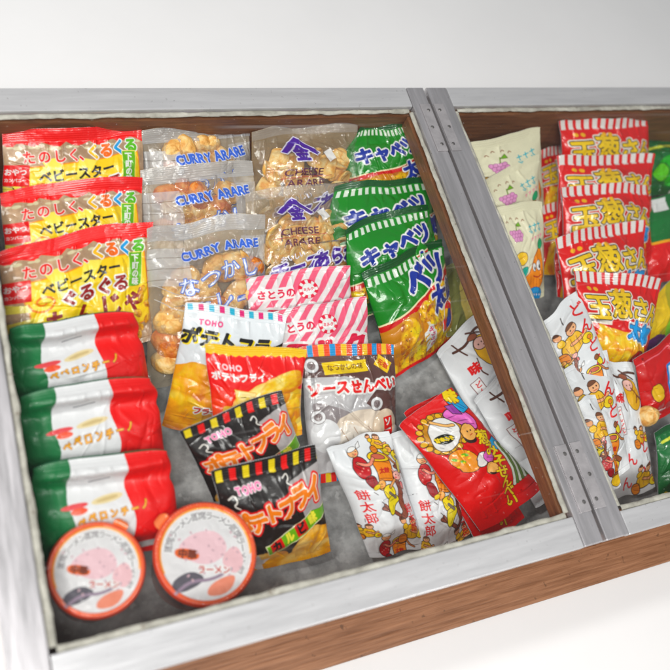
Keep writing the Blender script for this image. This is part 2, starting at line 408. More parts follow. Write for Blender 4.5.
def make_hinge(y0, y1, label):
    t = empty('hinge', (XG, (y0 + y1) / 2, ZT + .0055)); inv = Matrix.Translation((-XG, -(y0 + y1) / 2, -ZT - .0055)); tag(t, label, 'hinge', 'hinges joining the two lids')
    def p(o, q=t):
        o.parent = q; o.matrix_parent_inverse = inv if q is t else Matrix.Identity(4); return o
    z = ZT + .0057
    for s in (-1, 1):
        xa, xb = (XG - .0152, XG - .0024) if s < 0 else (XG + .0024, XG + .0152)
        lf = p(box('leaf', xa, xb, y0, y1, z, z + .0013, PLATE, bev=.0005))
        for k in range(3):
            yy = y0 + (y1 - y0) * (.14 + .36 * k); xx = (xa + xb) / 2 + (.002 if k == 1 else -.0015) * s
            bm = bmesh.new(); bmesh.ops.create_cone(bm, cap_ends=True, segments=16, radius1=.0021, radius2=.0014, depth=.0009)
            bmesh.ops.translate(bm, verts=bm.verts, vec=(xx, yy, z + .0017))
            me = bpy.data.meshes.new('screw'); bm.to_mesh(me); bm.free(); o = link_mesh('screw', me, SCREW); o.parent = lf
make_hinge(-.237, -.172, 'small steel hinge near the front rail, all six screws visible')
make_hinge(.168, .232, 'small steel hinge at the back end of the lids')

tb = box('tabletop', -2.5, 2.5, -2.0, 3.0, -.045, -.0202, TABLE, bev=.004); tag(tb, 'plain white tabletop under the display case', None, None, 'structure')

# ------------------------------------------------------------------ bags
TOTAL = [0]
def bag(name, label, cat, group, px, z, paint, W, H, thick=.012, seal=(.09, .07), wr=1.0, mat=None, seed=1, pinch=.03, wave=.002,
        res=1.5, pw=2.2, curl=0.0, tear=.006, contents=None, back=(205, 205, 208), backa=1.0, humps=None, lift=0.0, zig=0.0, warp=.022, wf=None, droop=.018, shoulder=0.0):
    P = [at(x, y, zz) for (x, y), zz in zip(px, z if len(z) == 4 else (z[0], z[0], z[1], z[1]))]
    org = sum(P) / 4; org = np.array([org[0], org[1], min(p[2] for p in P)])
    q = np.array(px, float)
    lw = max(np.linalg.norm(q[1] - q[0]), np.linalg.norm(q[2] - q[3])); lh = max(np.linalg.norm(q[3] - q[0]), np.linalg.norm(q[2] - q[1]))
    nx = int(np.clip(lw * 1.53 * res, 40, 330)); ny = int(np.clip(lh * 1.53 * res, 40, 380))
    u, v = np.meshgrid(np.linspace(0, 1, nx), np.linspace(0, 1, ny)); u = u.ravel(); v = v.ravel()
    cv = Print(u * W, v * H, max(W / nx, H / ny) * 1.15)
    paint(cv)
    nrm = _norm(np.cross(P[1] - P[0], P[0] - P[3])); 
    if nrm[2] < 0: nrm = -nrm
    def surf(u, v, h):
        uu = .5 + (u - .5) * (1 - pinch * np.sin(np.pi * v) + warp * 1.2 * (noise2(v * 4 + 3, v * 0 + (u > .5) * 5.5, seed + 3) - .5) * 2)
        if wf is not None: uu = .5 + (uu - .5) * wf(v)
        uu = .5 + (uu - .5) * (1 - shoulder * sstep(.34, 0, v))
        vv = v + droop * (np.abs(2 * u - 1) ** 5) * (np.exp(-v / .1) - np.exp(-(1 - v) / .1)) + warp * (noise2(u * 3.2 + 1, u * 0 + (v > .5) * 7.5, seed + 9) - .5) * 2
        if zig: vv = vv + zig * (np.abs(((u * W / 2.6) % 1) - .5) - .25) * (sstep(.05, 0, v) - sstep(.95, 1, v))
        a, b = uu[:, None], vv[:, None]
        B = P[0] * (1 - a) * (1 - b) + P[1] * a * (1 - b) + P[2] * a * b + P[3] * (1 - a) * b
        return B + nrm * h[:, None]
    def prof(u, v):
        e = np.clip(1 - np.abs(2 * u - 1) ** pw, 0, 1) ** .62
        return e * sstep(seal[0] * .7, seal[0] + .24, v) * sstep(1 - seal[1] * .7, 1 - seal[1] - .22, v)
    def bend(u, v):
        w = wave * np.sin(u * (5 + seed % 3) + seed) * (sstep(.3, 0, v) + .6 * sstep(.75, 1, v))
        return w + curl * sstep(.22, 0, v) + lift * (v - .5) ** 2
    pr = prof(u, v)
    h = thick * pr * (.82 + .36 * fbm(u * 2.3 + 3, v * 2.3 + seed, seed))
    if humps is not None: h = thick * humps(u, v)
    # creases running out of the seals, crumples all over
    f1 = u * W / 11 + .8 * noise2(u * 3, v * 3, seed + 1); rid = (1 - np.abs(2 * noise2(f1, v * H / 60 + 2, seed + 21) - 1)) ** 3
    amp = np.exp(-np.clip(v - seal[0], 0, 1) / .14) * (v > seal[0] * .9) + np.exp(-np.clip(1 - seal[1] - v, 0, 1) / .14) * (v < 1 - seal[1] * .9)
    h = h + wr * .0024 * rid * amp * (.35 + .65 * np.clip(1.2 - np.abs(2 * u - 1), 0, 1))
    wx = u * W / 24 + 1.1 * fbm(u * W / 30, v * H / 30, seed + 31); wy = v * H / 24 + 1.1 * fbm(u * W / 30 + 9, v * H / 30 + 4, seed + 33)
    bil = np.abs(2 * noise2(wx, wy, seed + 41) - 1) + .5 * np.abs(2 * noise2(wx * 2.1 + 3, wy * 2.1, seed + 43) - 1)
    h = h + wr * .0021 * (bil - .6) * (.3 + .7 * np.minimum(1, pr * 2))
    # diagonal tension folds
    rs = random.Random(seed)
    for k in range(int(9 * wr) + 3):
        cx, cy, an = rs.random() * W, rs.random() * H, rs.uniform(0, math.pi); ln = rs.uniform(.1, .3) * max(W, H)
        dx, dy = math.cos(an), math.sin(an); s_ = (u * W - cx) * dx + (v * H - cy) * dy; d_ = -(u * W - cx) * dy + (v * H - cy) * dx
        h = h + wr * .0011 * rs.choice((-1, 1)) * np.exp(-(d_ / rs.choice((1.0, 1.6, 2.6))) ** 2) * np.clip(1 - (s_ / ln) ** 2, 0, 1) ** 2 * np.minimum(1, pr * 3 + .1)
    # pressed seals: fine ribs
    sl = np.clip(1 - v / max(seal[0], 1e-3), 0, 1) > 0
    h = h + .00010 * np.sin(v * H * 2 * math.pi / 2.2) * sl
    h = h + bend(u, v) + cv.h
    A = surf(u, v, h)
    bn = 44; bu, bv = np.meshgrid(np.linspace(0, 1, bn), np.linspace(0, 1, bn)); bu = bu.ravel(); bv = bv.ravel()
    hb = -.28 * thick * prof(bu, bv) - .0011 + bend(bu, bv)
    B = surf(bu, bv, hb)
    V = np.vstack([A, B]) - org
    V[:, 2] = np.maximum(V[:, 2], .0012 - org[2])
    F = np.vstack([grid_faces(nx, ny), grid_faces(bn, bn, nx * ny, True)])
    colr = np.vstack([np.column_stack([rich(cv.c * .92), cv.a]), np.tile([*(lin(back) * .9), backa], (bn * bn, 1))])
    me = np_mesh(name, V, F, True, colr); TOTAL[0] += len(V)
    top = (V[:, 2] + org[2]).max()
    if top > ZT - .002: print('HIGH', label, round(top, 4))
    o = link_mesh(name, me, mat or FILM, None, org)
    tag(o, label, cat, group)
    if contents:
        ux = P[1] - P[0]; vy = P[3] - P[0]
        contents(o, lambda a, b, hh: surf(np.array([a]), np.array([b]), np.array([hh * thick]))[0] - org, nrm, _norm(ux), _norm(-vy))
    return o

# crackers inside clear bags
def cracker_mesh(kind, seed):
    rs = np.random.RandomState(seed); n, m = 30, 22
    th = np.linspace(0, 2 * np.pi, n, endpoint=False); ph = np.linspace(0, np.pi, m)
    T, Pp = np.meshgrid(th, ph); T = T.ravel(); Pp = Pp.ravel()
    if kind == 'puff':          # plump, furrowed rice puff
        r = 1 + .16 * (fbm(np.cos(T) * 1.5 + 5, np.sin(T) * 1.5 + Pp, seed) - .5) * 2 + .035 * np.abs(np.sin(Pp * 7 + 1.2 * np.cos(T) + seed))
        V = np.stack([np.sin(Pp) * np.cos(T) * 1.0, np.sin(Pp) * np.sin(T) * .82, np.cos(Pp) * .62], 1) * r[:, None] * .0165
    else:                       # thin scoop curled up on itself
        rr = np.sin(Pp); s = .0165
        x = rr * np.cos(T) * s; y = rr * np.sin(T) * s * .72; zz = np.cos(Pp) * .0042 * (.6 + .4 * rr)
        k = rs.uniform(60, 105); a = x * k
        V = np.stack([np.sin(a) * (1 / k - zz), y * (1 + .1 * np.sin(4 * T)), (1 - np.cos(a)) * (1 / k) * 1.0 + zz * np.cos(a) + y * y * 12], 1)
        V[:, 2] -= .006; V += (fbm(T * 2, Pp * 3, seed)[:, None] - .5) * .0016
    c0, c1, c2 = [(np.array(lin(k))) for k in (((224, 150, 62), (250, 198, 112), (255, 222, 160)) if kind == 'puff' else ((240, 168, 66), (254, 206, 112), (255, 228, 160)))]
    if kind == 'puff' and seed % 4 == 0: c0, c1, c2 = [lin(k) for k in ((196, 92, 20), (235, 132, 38), (244, 168, 84))]
    f = fbm(T * 1.6, Pp * 2.4, seed + 3, 4)[:, None]; t = np.clip((f - .3) / .4, 0, 1)
    if kind == 'puff': t = np.clip(t * (.55 + .45 * np.abs(np.sin(Pp * 7 + 1.2 * np.cos(T) + seed)))[:, None] + .1, 0, 1)
    colr = np.where(t < .5, c0 + (c1 - c0) * t * 2, c1 + (c2 - c1) * (t * 2 - 1))
    i = np.arange(m - 1)[:, None] * n; j = np.arange(n)[None, :]
    F = np.stack([i + j, i + n + j, i + n + (j + 1) % n, i + (j + 1) % n], -1).reshape(-1, 4)
    return np_mesh('cracker', V, F, True, np.column_stack([colr, np.ones(len(V))]))
PUFF = [cracker_mesh('puff', s) for s in range(8)]; CURL = [cracker_mesh('curl', s + 50) for s in range(8)]
def fill_with(meshes, spots, seed, size=1.0):
    def f(o, pt, nrm, ux, uy):
        r = random.Random(seed)
        for (a, b, hh) in spots:
            c = bpy.data.objects.new('rice_cracker', r.choice(meshes)); COL.objects.link(c)
            if not c.data.materials: c.data.materials.append(CRACKER)
            c.parent = o; c.location = pt(a, b, hh)
            base = Matrix((ux, np.cross(nrm, ux), nrm)).transposed().to_quaternion()
            from mathutils import Euler
            c.rotation_mode = 'QUATERNION'
            c.rotation_quaternion = base @ Euler((r.uniform(-.6, .6), r.uniform(-.6, .6), r.uniform(0, 6.28))).to_quaternion()
            s = size * r.uniform(.88, 1.12); c.scale = (s, s, s)
    return f
# ------------------------------------------------------------------ what is printed on each kind of packet
RED, WHT, BLK, YEL = (226, 28, 34), (244, 244, 242), (22, 20, 20), (250, 214, 22)

def d_noodle(c):            # W140 H118
    c.fill((196, 164, 134), .85); c.mottle(.40, .09, 5)
    c.mottle(.18, .3, 9)
    c.poly([(13, 39), (132, 28), (138, 94), (84, 104), (30, 106), (22, 70)], YEL, ow=1.2, oc=(240, 150, 30))
    for a in range(5):
        t0 = a * .55 + 2.7; c.poly([(60, 70), (60 + 70 * math.cos(t0), 70 + 42 * math.sin(t0)), (60 + 70 * math.cos(t0 + .26), 70 + 42 * math.sin(t0 + .26))], (252, 236, 130))
    c.rect(-5, 35, 24, 56, (222, 24, 36)); c.text('おやつ', 11, 42, 7, WHT, bold=.03); c.text('カンパニー', 11, 50, 4, WHT)
    c.poly([(-5, -3), (145, -3), (145, 16)] + [(145 - 6 * k, 16 + 2.4 * math.sin(k * 1.7) + 1.2 * math.sin(k * 3.1)) for k in range(1, 25)] + [(-5, 16)], (236, 28, 20))
    rs = random.Random(4)
    for k in range(15): c.ell(8 + k * 9 + rs.uniform(-3, 3), 19 + rs.uniform(-1, 1.5), rs.uniform(2, 5), rs.uniform(1, 2), (225, 215, 180), .9)
    for ch, x, col in zip('たのしく、', (24, 39, 54, 68, 79), [(226, 44, 44)] * 5): c.text(ch, x, 29 - x * .04, 13, col, bold=.03, out=[(.8, (240, 226, 214))])
    for ch, x, col in zip('くるくる', (88, 101, 114, 127), [(246, 196, 30), (238, 120, 40), (40, 160, 220), (110, 190, 40)]): c.text(ch, x, 27.5 - x * .04, 14, col, bold=.06, out=[(1.0, WHT)])
    c.text('ベビースター', 70, 44, 12.5, BLK, rot=-6, bold=.045, wob=.06)
    c.text('ぐるぐる', 82, 58, 17, (150, 24, 30), rot=-6, bold=.045, out=[(1.5, WHT)])
    c.text('もんじゃ', 84, 78, 25, (138, 26, 30), rot=-7, bold=.04, out=[(1.8, (250, 226, 60))], wob=.05)
    c.line([(34 + (3 + .78 * k) * .82 * math.cos(k * .55), 60 + (3 + .78 * k) * .7 * math.sin(k * .55)) for k in range(18)], 2.0, (238, 140, 30), smooth=False)
    c.rect(116, 28, 129, 59, (120, 186, 40), rot=4, ow=.8, oc=(250, 240, 160)); c.text('下町の味', 122.5, 43, 7.6, WHT, vert=True, rot=94, bold=.04) if 0 else [c.text(ch, 122.8 - k * .3, 33 + 7.2 * k, 7.6, WHT, rot=4, bold=.04) for k, ch in enumerate('下町の味')]
    for k in range(7): c.chip(128 + rs.uniform(-4, 10), 66 + k * 7, 5, 3.4, rs.uniform(0, 180), (226, 160, 60), (150, 90, 30), (246, 210, 120), k)

def d_curry(c, seed=0):     # W120 H165
    rs = random.Random(seed)
    c.fill((228, 230, 234), .06)
    idx = c.box(-5, 125, -5, 16, 0); c.a[idx] = .42; c.c[idx] = lin((226, 226, 228))
    for y in range(1, 16, 2): c.line([(-2, y), (122, y)], .45, (190, 190, 196), .5, smooth=False)
    c.rect(-2, 24, 36, 62, (238, 238, 240), .45); c.rect(92, 22, 122, 66, (240, 240, 244), .3)
    for k in range(3): c.line([(-2, 34 + 11 * k), (36, 33 + 11 * k)], .6, (120, 116, 112), .5, smooth=False)
    c.text('CURRY ARARE', 70, 31, 11.5, (74, 112, 214), rot=-3, bold=.055, out=[(.6, (236, 238, 250))])
    for s, x, y, z in (('なつかし', 64, 58, 20), ('カレー味', 78, 84, 21)):
        c.text(s, x, y, z, (236, 242, 254), rot=-9, bold=.0, out=[(1.0, (76, 112, 206))], wob=.12, gap=.05)
    c.line([(2, 60), (24, 72), (60, 78)], .7, (244, 244, 248), .7); c.line([(4, 75), (30, 92), (60, 92)], .7, (244, 244, 248), .6)

def d_cheese(c, seed=0):    # W105 H120
    P = (78, 44, 150)
    c.fill((228, 226, 228), .03)
    idx = c.box(-5, 110, -5, 9, 0); c.a[idx] = .2
    c.poly([(24, 24), (41, 12), (58, 26), (54, 28), (41, 18.5), (28, 26)], P, ow=.8, oc=(236, 232, 246))
    c.text('金', 41, 26.5, 14, P, bold=.06, out=[(.8, (236, 232, 246))])
    c.text('CHEESE', 41, 43, 9, (92, 40, 70), bold=.015, sx=1.15); c.line([(18, 48.5), (66, 47)], .5, (190, 60, 60), smooth=False); c.text('ARARE', 42, 53, 9, (92, 40, 70), bold=.015, sx=1.15)
    c.text('チーズ', 38, 76, 16, P, rot=-9, bold=.05, out=[(1.2, (240, 238, 250))], skew=.25); c.text('あられ', 78, 71, 17, P, rot=-9, bold=.05, out=[(1.2, (240, 238, 250))], skew=.2)
    c.text('おいしい', 34, 66, 6, (244, 240, 250), rot=-9, bold=.04)
    c.poly([(62, 26), (70, 23), (73, 32), (65, 35)], (244, 242, 240), .95)

def d_cabbage(c, big=False, sq=1.0):  # W100 H100
    G = (4, 136, 56)
    c.Y = c.Y * sq
    c.fill(G); c.mottle(.10, .05, 3)
    c.rect(-5, -5, 105, 7, (10, 84, 44))
    c.ticks(8, 15, 2, 104, [(226, 236, 222)], 3.6, 3.4, slant=1)
    B = (30, 52, 150)
    yb = 46 if big else 62
    rs = random.Random(5)
    c.poly([(-6, yb + 6), (20, yb + 2), (60, yb - 8), (106, yb - 24), (106, 106), (-6, 106)], (206, 30, 36), ow=1.6, oc=(250, 240, 200))
    c.poly([(-6, yb + 11), (22, yb + 7), (60, yb - 3), (106, yb - 18), (106, 99), (-6, 99)], (206, 140, 30))
    for k in range(44):
        x, y = rs.uniform(-2, 102), rs.uniform(yb - 10, 96); r = rs.uniform(9, 11.5)
        if y < yb + 8 + r * .9 - (x - 15) * .33: continue
        c.chip(x, y, r, r * rs.uniform(.75, 1), rs.uniform(0, 180), (250, 200, 36), (176, 100, 10), (255, 232, 96), k, bump=.0013)
        for j in range(6): c.ell(x + rs.uniform(-.6, .6) * r, y + rs.uniform(-.6, .6) * r, .55, .45, (70, 90, 30), .9)
    if big:
        c.text('ベツ', 66, 24, 28, B, rot=-6, bold=.06, out=[(1.6, WHT)], skew=.15); c.text('太郎', 84, 46, 23, B, rot=-6, bold=.055, out=[(1.6, WHT)])
        c.ell(84, 70, 9, 14, (226, 44, 40), rot=10, ow=1, oc=WHT); c.ell(87, 73, 5, 9, (30, 60, 160), rot=10); c.ell(80, 66, 4, 5, (250, 200, 30))
        c.text('サクッと', 58, 78, 6, (210, 60, 110), rot=60, bold=.05, out=[(2, WHT)])
        c.rect(-6, 97, 106, 101, (214, 34, 36)); 
    else:
        c.text('キャベツ', 50, 35, 21, B, rot=-10, bold=.06, out=[(1.5, WHT)], wob=.05); c.text('太郎', 86, 56, 22, B, rot=-12, bold=.055, out=[(1.5, WHT)])
        c.rect(30, 78, 66, 88, WHT, rot=-9); c.text('サクッと', 48, 83, 8, (206, 40, 60), rot=-9, bold=.05)
    c.poly([(-6, 92), (50, 90), (106, 84), (106, 106), (-6, 106)], G) if not big else None

def d_milk(c):              # W105 H80
    c.fill((246, 240, 240), .97)
    for k in range(-8, 16): c.poly([(k * 14.5 + 58, -4), (k * 14.5 + 65.5, -4), (k * 14.5 - 2.5, 84), (k * 14.5 - 10, 84)], (238, 110, 136))
    c.rect(8, 14, 44, 26, (248, 244, 244)); c.text('さとうの', 26, 20, 9.5, (222, 50, 84), bold=.05)
    c.ell(58, 20, 10, 9.5, (226, 56, 80)); 
    for k in range(8):
        a = k * math.pi / 4; c.poly([(58 + 6.5 * math.cos(a - .2), 20 + 6 * math.sin(a - .2)), (58 + 9.4 * math.cos(a - .16), 20 + 9 * math.sin(a - .16)), (58 + 9.4 * math.cos(a + .16), 20 + 9 * math.sin(a + .16)), (58 + 6.5 * math.cos(a + .2), 20 + 6 * math.sin(a + .2))], WHT)
    c.ell(58, 20, 6.2, 5.8, WHT); c.text('ミルク', 58, 20, 3.6, (222, 50, 84), bold=.06)
    c.text('ミルク', 56, 47, 25, (222, 56, 84), bold=.08, out=[(2.6, (248, 244, 244))], sx=1.25)

def d_white_fry(c):         # W105 H128
    c.fill((232, 236, 240)); c.mottle(.04, .06, 2)
    c.ticks(1, 7.5, 3, 104, [(40, 176, 206), (232, 238, 240), (216, 44, 120), (232, 238, 240)], 5.2, 0, slant=-1.5)
    c.text('TOHO', 27, 18, 7, (226, 90, 140), bold=.07, gap=.15)
    c.text('ポテトフライ', 55, 34, 17.5, (250, 226, 30), rot=1, bold=.075, skew=.3, sx=1.05); c.text('ポテトフライ', 53.6, 33, 17.5, (18, 18, 18), rot=1, bold=.06, skew=.3, sx=1.05)
    c.poly([(-6, 66), (14, 58), (34, 62), (60, 74), (80, 68), (110, 60), (110, 134), (-6, 134)], (240, 168, 44))
    for k, (x, y, a, b, r) in enumerate([(20, 76, 22, 17, -20), (60, 90, 30, 20, 20), (14, 108, 24, 20, 30), (54, 122, 30, 18, -10), (90, 84, 22, 18, 40), (94, 116, 24, 18, 0)]):
        c.chip(x, y, a, b, r, (242, 172, 48), (206, 120, 24), (252, 212, 112), k + 60)
    c.text('フライドチキン', 52, 100, 8, (200, 40, 30), rot=-6, bold=.06, out=[(1.2, WHT)])

def d_red_fry(c):           # W100 H100
    c.fill((228, 36, 22)); f = np.clip((c.Y - 30) / 70, 0, 1)[:, None]; c.c = c.c * (1 - f * .75) + lin((240, 130, 30)) * f * .75
    rs = random.Random(3)
    for k, (x, y, a, b, r) in enumerate([(86, 92, 26, 20, -30), (14, 96, 24, 18, 20), (62, 88, 30, 20, 10), (88, 62, 18, 20, 20), (36, 78, 26, 17, 34), (56, 54, 34, 17, -20), (74, 40, 26, 12, -22)]):
        c.chip(x, y, a, b, r, (244, 200, 74), (222, 140, 40), (253, 236, 160), k + 20)
    c.poly([(24, 42), (46, 46), (40, 70), (28, 60)], (250, 232, 170), ow=.6, oc=(230, 160, 60)); c.chip(36, 56, 13, 9, 40, (248, 222, 130), (228, 160, 60), (253, 240, 190), 77)
    c.poly([(-5, -5), (105, -5), (105, 9)] + [(105 - 4 * k, 9 + 1.8 * (k % 2)) for k in range(1, 28)] + [(-5, 9)], (244, 204, 24)); 
    c.text('TOHO', 21, 21, 7.5, (252, 214, 220), bold=.05, gap=.12); c.text('ポテトフライ', 30, 30.5, 9, WHT, bold=.045)

def d_black_fry(c):         # W108 H100
    c.fill((28, 23, 22))
    for k, (x, y, a, b, r) in enumerate([(90, 78, 26, 14, -14), (30, 92, 30, 16, -10), (76, 98, 30, 16, 5), (104, 96, 20, 18, 0)]): c.chip(x, y + 4, a, b, r, (240, 178, 84), (206, 130, 44), (250, 214, 140), k + 40)
    c.ticks(2, 12, 2, 108, [(236, 214, 30), (28, 23, 22), (224, 52, 44), (28, 23, 22)], 6.4, .2, slant=1.5)
    c.poly([(72, 22), (110, 14), (110, 60), (84, 66)], (196, 190, 190), .75)
    O = (250, 140, 22)
    for w_, cc in ((2.6, (222, 40, 34)), (.9, (255, 244, 226)), (0, O)):
        for k, ch in enumerate('ポテトフライ'):
            c.text(ch, 15 + k * 16.2, 50 - k * 3.8 + (k % 2) * 2, 21, cc if not w_ else None or cc, rot=-10, bold=.055, out=[(w_, cc)] if w_ else ())
    c.text('TOHO', 30, 20, 8, (244, 130, 176), bold=.06, rot=-4, gap=.1, out=[(.5, WHT)])
    for x, y, s in ((8, 27, 1), (66, 18, .8)): c.line([(x, y), (x + 6 * s, y - 4 * s), (x + 8 * s, y + 2 * s), (x + 3 * s, y + 5 * s), (x + 9 * s, y + 8 * s)], 1.1, (236, 232, 226))
    c.poly([(34, 72), (108, 48), (110, 59), (38, 83)], (120, 178, 60), ow=.8, oc=(240, 236, 200)); 
    for k, ch in enumerate('カルビ味'):
        x, y = 46 + 14.5 * k, 73.5 - 4.7 * k
        if k % 2 == 0: c.rect(x - 7, y - 5.4, x + 7, y + 5.4, (206, 50, 40), rot=-18)
        c.text(ch, x, y, 10, (244, 236, 120) if k % 2 else BLK, rot=-18, bold=.07)
    c.poly([(14, 90), (22, 86), (26, 80), (30, 88), (40, 88), (32, 94), (34, 104), (24, 98), (12, 102)], (236, 232, 230), .9)

def d_sauce(c):             # W96 H130
    c.fill((206, 204, 206), .9); c.mottle(.22, .05, 8)
    BR = (96, 66, 62)
    c.poly([(-4, 10), (100, 10), (100, 56), (78, 40), (40, 30), (-4, 30)], BR, .95); c.poly([(58, 56), (100, 92), (100, 48), (70, 44)], BR, .9)
    c.poly([(4, 50), (34, 60), (50, 70), (30, 78), (8, 66)], (156, 148, 150), .9, smooth=True)
    c.ell(52, 88, 34, 26, (236, 222, 206), .95, rot=-12); c.ell(44, 96, 26, 20, (244, 236, 226), .95, rot=20); c.ell(78, 80, 14, 14, (228, 208, 186), .9)
    c.ell(16, 84, 14, 16, (234, 234, 236), .95); c.ell(22, 112, 20, 14, (222, 220, 222), .9)
    for k in range(9): c.line([(30 + 5 * k, 78 + (k % 3) * 8), (34 + 5 * k, 84 + (k % 3) * 9)], .8, (200, 170, 150), .8, smooth=False)
    c.ticks(-3, 11, -3, 100, [(244, 200, 40), (234, 90, 60), (48, 150, 210), (234, 90, 60)], 5.2, .15); c.ticks(121, 134, -3, 100, [(236, 200, 40), (226, 60, 50), (48, 150, 210), (226, 60, 50)], 5.2, .15)
    c.rect(20, 16, 64, 27, (240, 210, 30), rot=-3); c.text('なつかしの味', 42, 21.4, 6, (120, 80, 20), rot=-3, bold=.03)
    c.rect(74, 14, 90, 26, (244, 206, 40), rot=35); c.text('元祖', 82, 20, 6, (200, 50, 40), rot=35, bold=.05)
    c.text('ソースせんべい', 48, 40, 13.2, (224, 48, 42), rot=-2, bold=.06, out=[(1.7, WHT)], wob=.08)
    for x, y, r in ((9, 19, 7), (70, 58, 7), (10, 66, 6.5)): c.ell(x, y, r, r * .9, (238, 238, 240), ow=.6, oc=(120, 110, 110)); c.ell(x, y, r * .5, r * .45, None, ow=.7, oc=(140, 130, 130)); c.text('ソ', x, y, 5, (110, 90, 90), bold=.04)
    c.ell(25, 100, 7, 6.5, (238, 222, 90), ow=.6, oc=(110, 100, 60)); c.rect(30, 112, 42, 120, (44, 140, 214), rot=15)
    c.rect(77, 74, 87, 100, (222, 46, 38)); c.text('ソース', 82, 87, 8, WHT, vert=True, rot=90, bold=.05) if 0 else [c.text(ch, 82, 79 + 8 * k, 8, WHT, bold=.05) for k, ch in enumerate('ソース')]
    c.ell(64, 103, 9, 5, (236, 120, 30), ow=.6, oc=(120, 40, 20)); c.ell(62, 109, 6, 6, (212, 36, 34))

OUTL = (48, 30, 24)
def folk(c, x, y, s, kind):
    """plain little folk-tale villagers printed in four colours"""
    T = lambda *p: [(x + a * s, y + b * s) for a, b in p]
    if kind == 0:       # drummer in a wine-red jacket leaning over a barrel
        c.poly(T((8, -4), (26, 2), (22, 26), (6, 20)), (236, 146, 30), ow=.8, oc=OUTL); c.ell(x + 17 * s, y - 2 * s, 10 * s, 4.6 * s, (250, 214, 60), rot=18, ow=.8, oc=OUTL); c.ell(x + 17 * s, y - 2 * s, 6.4 * s, 2.5 * s, (206, 110, 90), rot=18, ow=.6, oc=OUTL)
        c.text('太鼓', x + 15 * s, y + 12 * s, 6 * s, (190, 40, 30), bold=.06, rot=15)
        c.poly(T((-12, -2), (-4, -12), (4, -6), (2, 8), (-6, 14), (-12, 8)), (186, 44, 48), ow=.8, oc=OUTL, smooth=True); c.poly(T((-8, 12), (2, 10), (4, 24), (-3, 26)), (150, 34, 40), ow=.7, oc=OUTL, smooth=True)
        c.line(T((2, 24), (6, 29)), 2.4 * s, (236, 178, 120), ow=.6, oc=OUTL); c.line(T((-5, -4), (4, 2), (11, -2)), 2.6 * s, (236, 150, 130), ow=.6, oc=OUTL)
        c.ell(x - 3 * s, y - 15 * s, 5.4 * s, 4.6 * s, (240, 184, 140), ow=.7, oc=OUTL); c.poly(T((-9, -17), (-3, -22), (4, -18), (-2, -16)), WHT, ow=.45, oc=OUTL, smooth=True); c.line(T((-4, -14), (-2, -13)), .6 * s, OUTL); c.line(T((0, -15), (1, -14.6)), .8 * s, OUTL)
    elif kind == 1:     # lad in yellow hanging from a brown branch
        c.line(T((12, -18), (14, -4), (8, 10), (12, 24), (2, 30)), 6 * s, (140, 82, 66), ow=.7, oc=OUTL); c.line(T((2, 26), (-10, 14), (-16, 10)), 3.4 * s, (140, 82, 66), ow=.7, oc=OUTL); c.line(T((-10, 14), (-13, 7)), 2 * s, (140, 82, 66), ow=.6, oc=OUTL)
        c.poly(T((-10, -12), (2, -14), (6, -2), (-2, 6), (-8, 2)), (246, 222, 40), ow=.8, oc=OUTL, smooth=True); c.poly(T((-8, 2), (4, 0), (8, 8), (-2, 12), (-6, 22), (-11, 20)), (232, 214, 30), ow=.8, oc=OUTL, smooth=True); c.line(T((-3, -4), (3, 4)), 3 * s, (120, 110, 100), ow=.3, oc=OUTL)
        c.line(T((0, -10), (8, -16), (12, -18)), 2.4 * s, (240, 176, 120), ow=.6, oc=OUTL); c.ell(x - 9 * s, y - 17 * s, 4.6 * s, 4.4 * s, (242, 178, 110), ow=.7, oc=OUTL); c.ell(x - 15 * s, y - 16.5 * s, 4 * s, 2.6 * s, (236, 206, 40), rot=-20, ow=.45, oc=OUTL); c.ell(x + 15 * s, y - 22 * s, 5.6 * s, 5 * s, (246, 190, 180), ow=.7, oc=OUTL)
        for a, b in ((-9, -17.5), (13, -23), (17, -22)): c.ell(x + a * s, y + b * s, .7 * s, .8 * s, OUTL)
    elif kind == 2:     # man in a yellow coat with a sack
        c.poly(T((-10, 2), (-2, -8), (10, -4), (14, 12), (-8, 14)), (238, 190, 40), ow=.8, oc=OUTL, smooth=True); c.poly(T((-16, 8), (-6, 6), (-4, 18), (-16, 20)), (226, 140, 40), ow=.8, oc=OUTL, smooth=True); c.ell(x + 5 * s, y - 10 * s, 5 * s, 4.8 * s, (244, 190, 150), ow=.7, oc=OUTL)
        c.poly(T((-1, -13), (4, -17), (11, -13), (5, -12)), (120, 80, 60), ow=.45, oc=OUTL, smooth=True); c.line(T((0, 2), (10, 6), (17, 2)), 2.6 * s, (244, 180, 140), ow=.6, oc=OUTL); c.ell(x + 16 * s, y + 10 * s, 6 * s, 5 * s, (250, 220, 90), ow=.7, oc=OUTL); c.ell(x + 4 * s, y - 9.5 * s, .7 * s, .8 * s, OUTL); c.ell(x + 7.5 * s, y - 9.5 * s, .7 * s, .8 * s, OUTL); c.line(T((2, -20), (3, -27)), 1 * s, OUTL)
    else:               # brown branch frame with a yellow gourd
        c.line(T((-18, -14), (-2, -10), (8, -16), (20, -14)), 2 * s, (88, 54, 44), ow=.2, oc=OUTL); c.line(T((-14, -20), (-10, -4)), 1.6 * s, (88, 54, 44)); c.line(T((2, -18), (16, -8)), 1.6 * s, (88, 54, 44))
        c.poly(T((0, -8), (12, -10), (20, 4), (16, 20), (4, 22), (-4, 8)), (232, 182, 34), ow=.6, oc=OUTL, smooth=True); c.ell(x + 6 * s, y - 3 * s, 6 * s, 5 * s, (236, 190, 180), ow=.6, oc=OUTL); c.line(T((8, 0), (14, 6), (10, 14)), 1.6 * s, (120, 60, 50)); c.ell(x + 4 * s, y - 3 * s, .7 * s, .8 * s, OUTL); c.ell(x + 8 * s, y - 3 * s, .7 * s, .8 * s, OUTL)

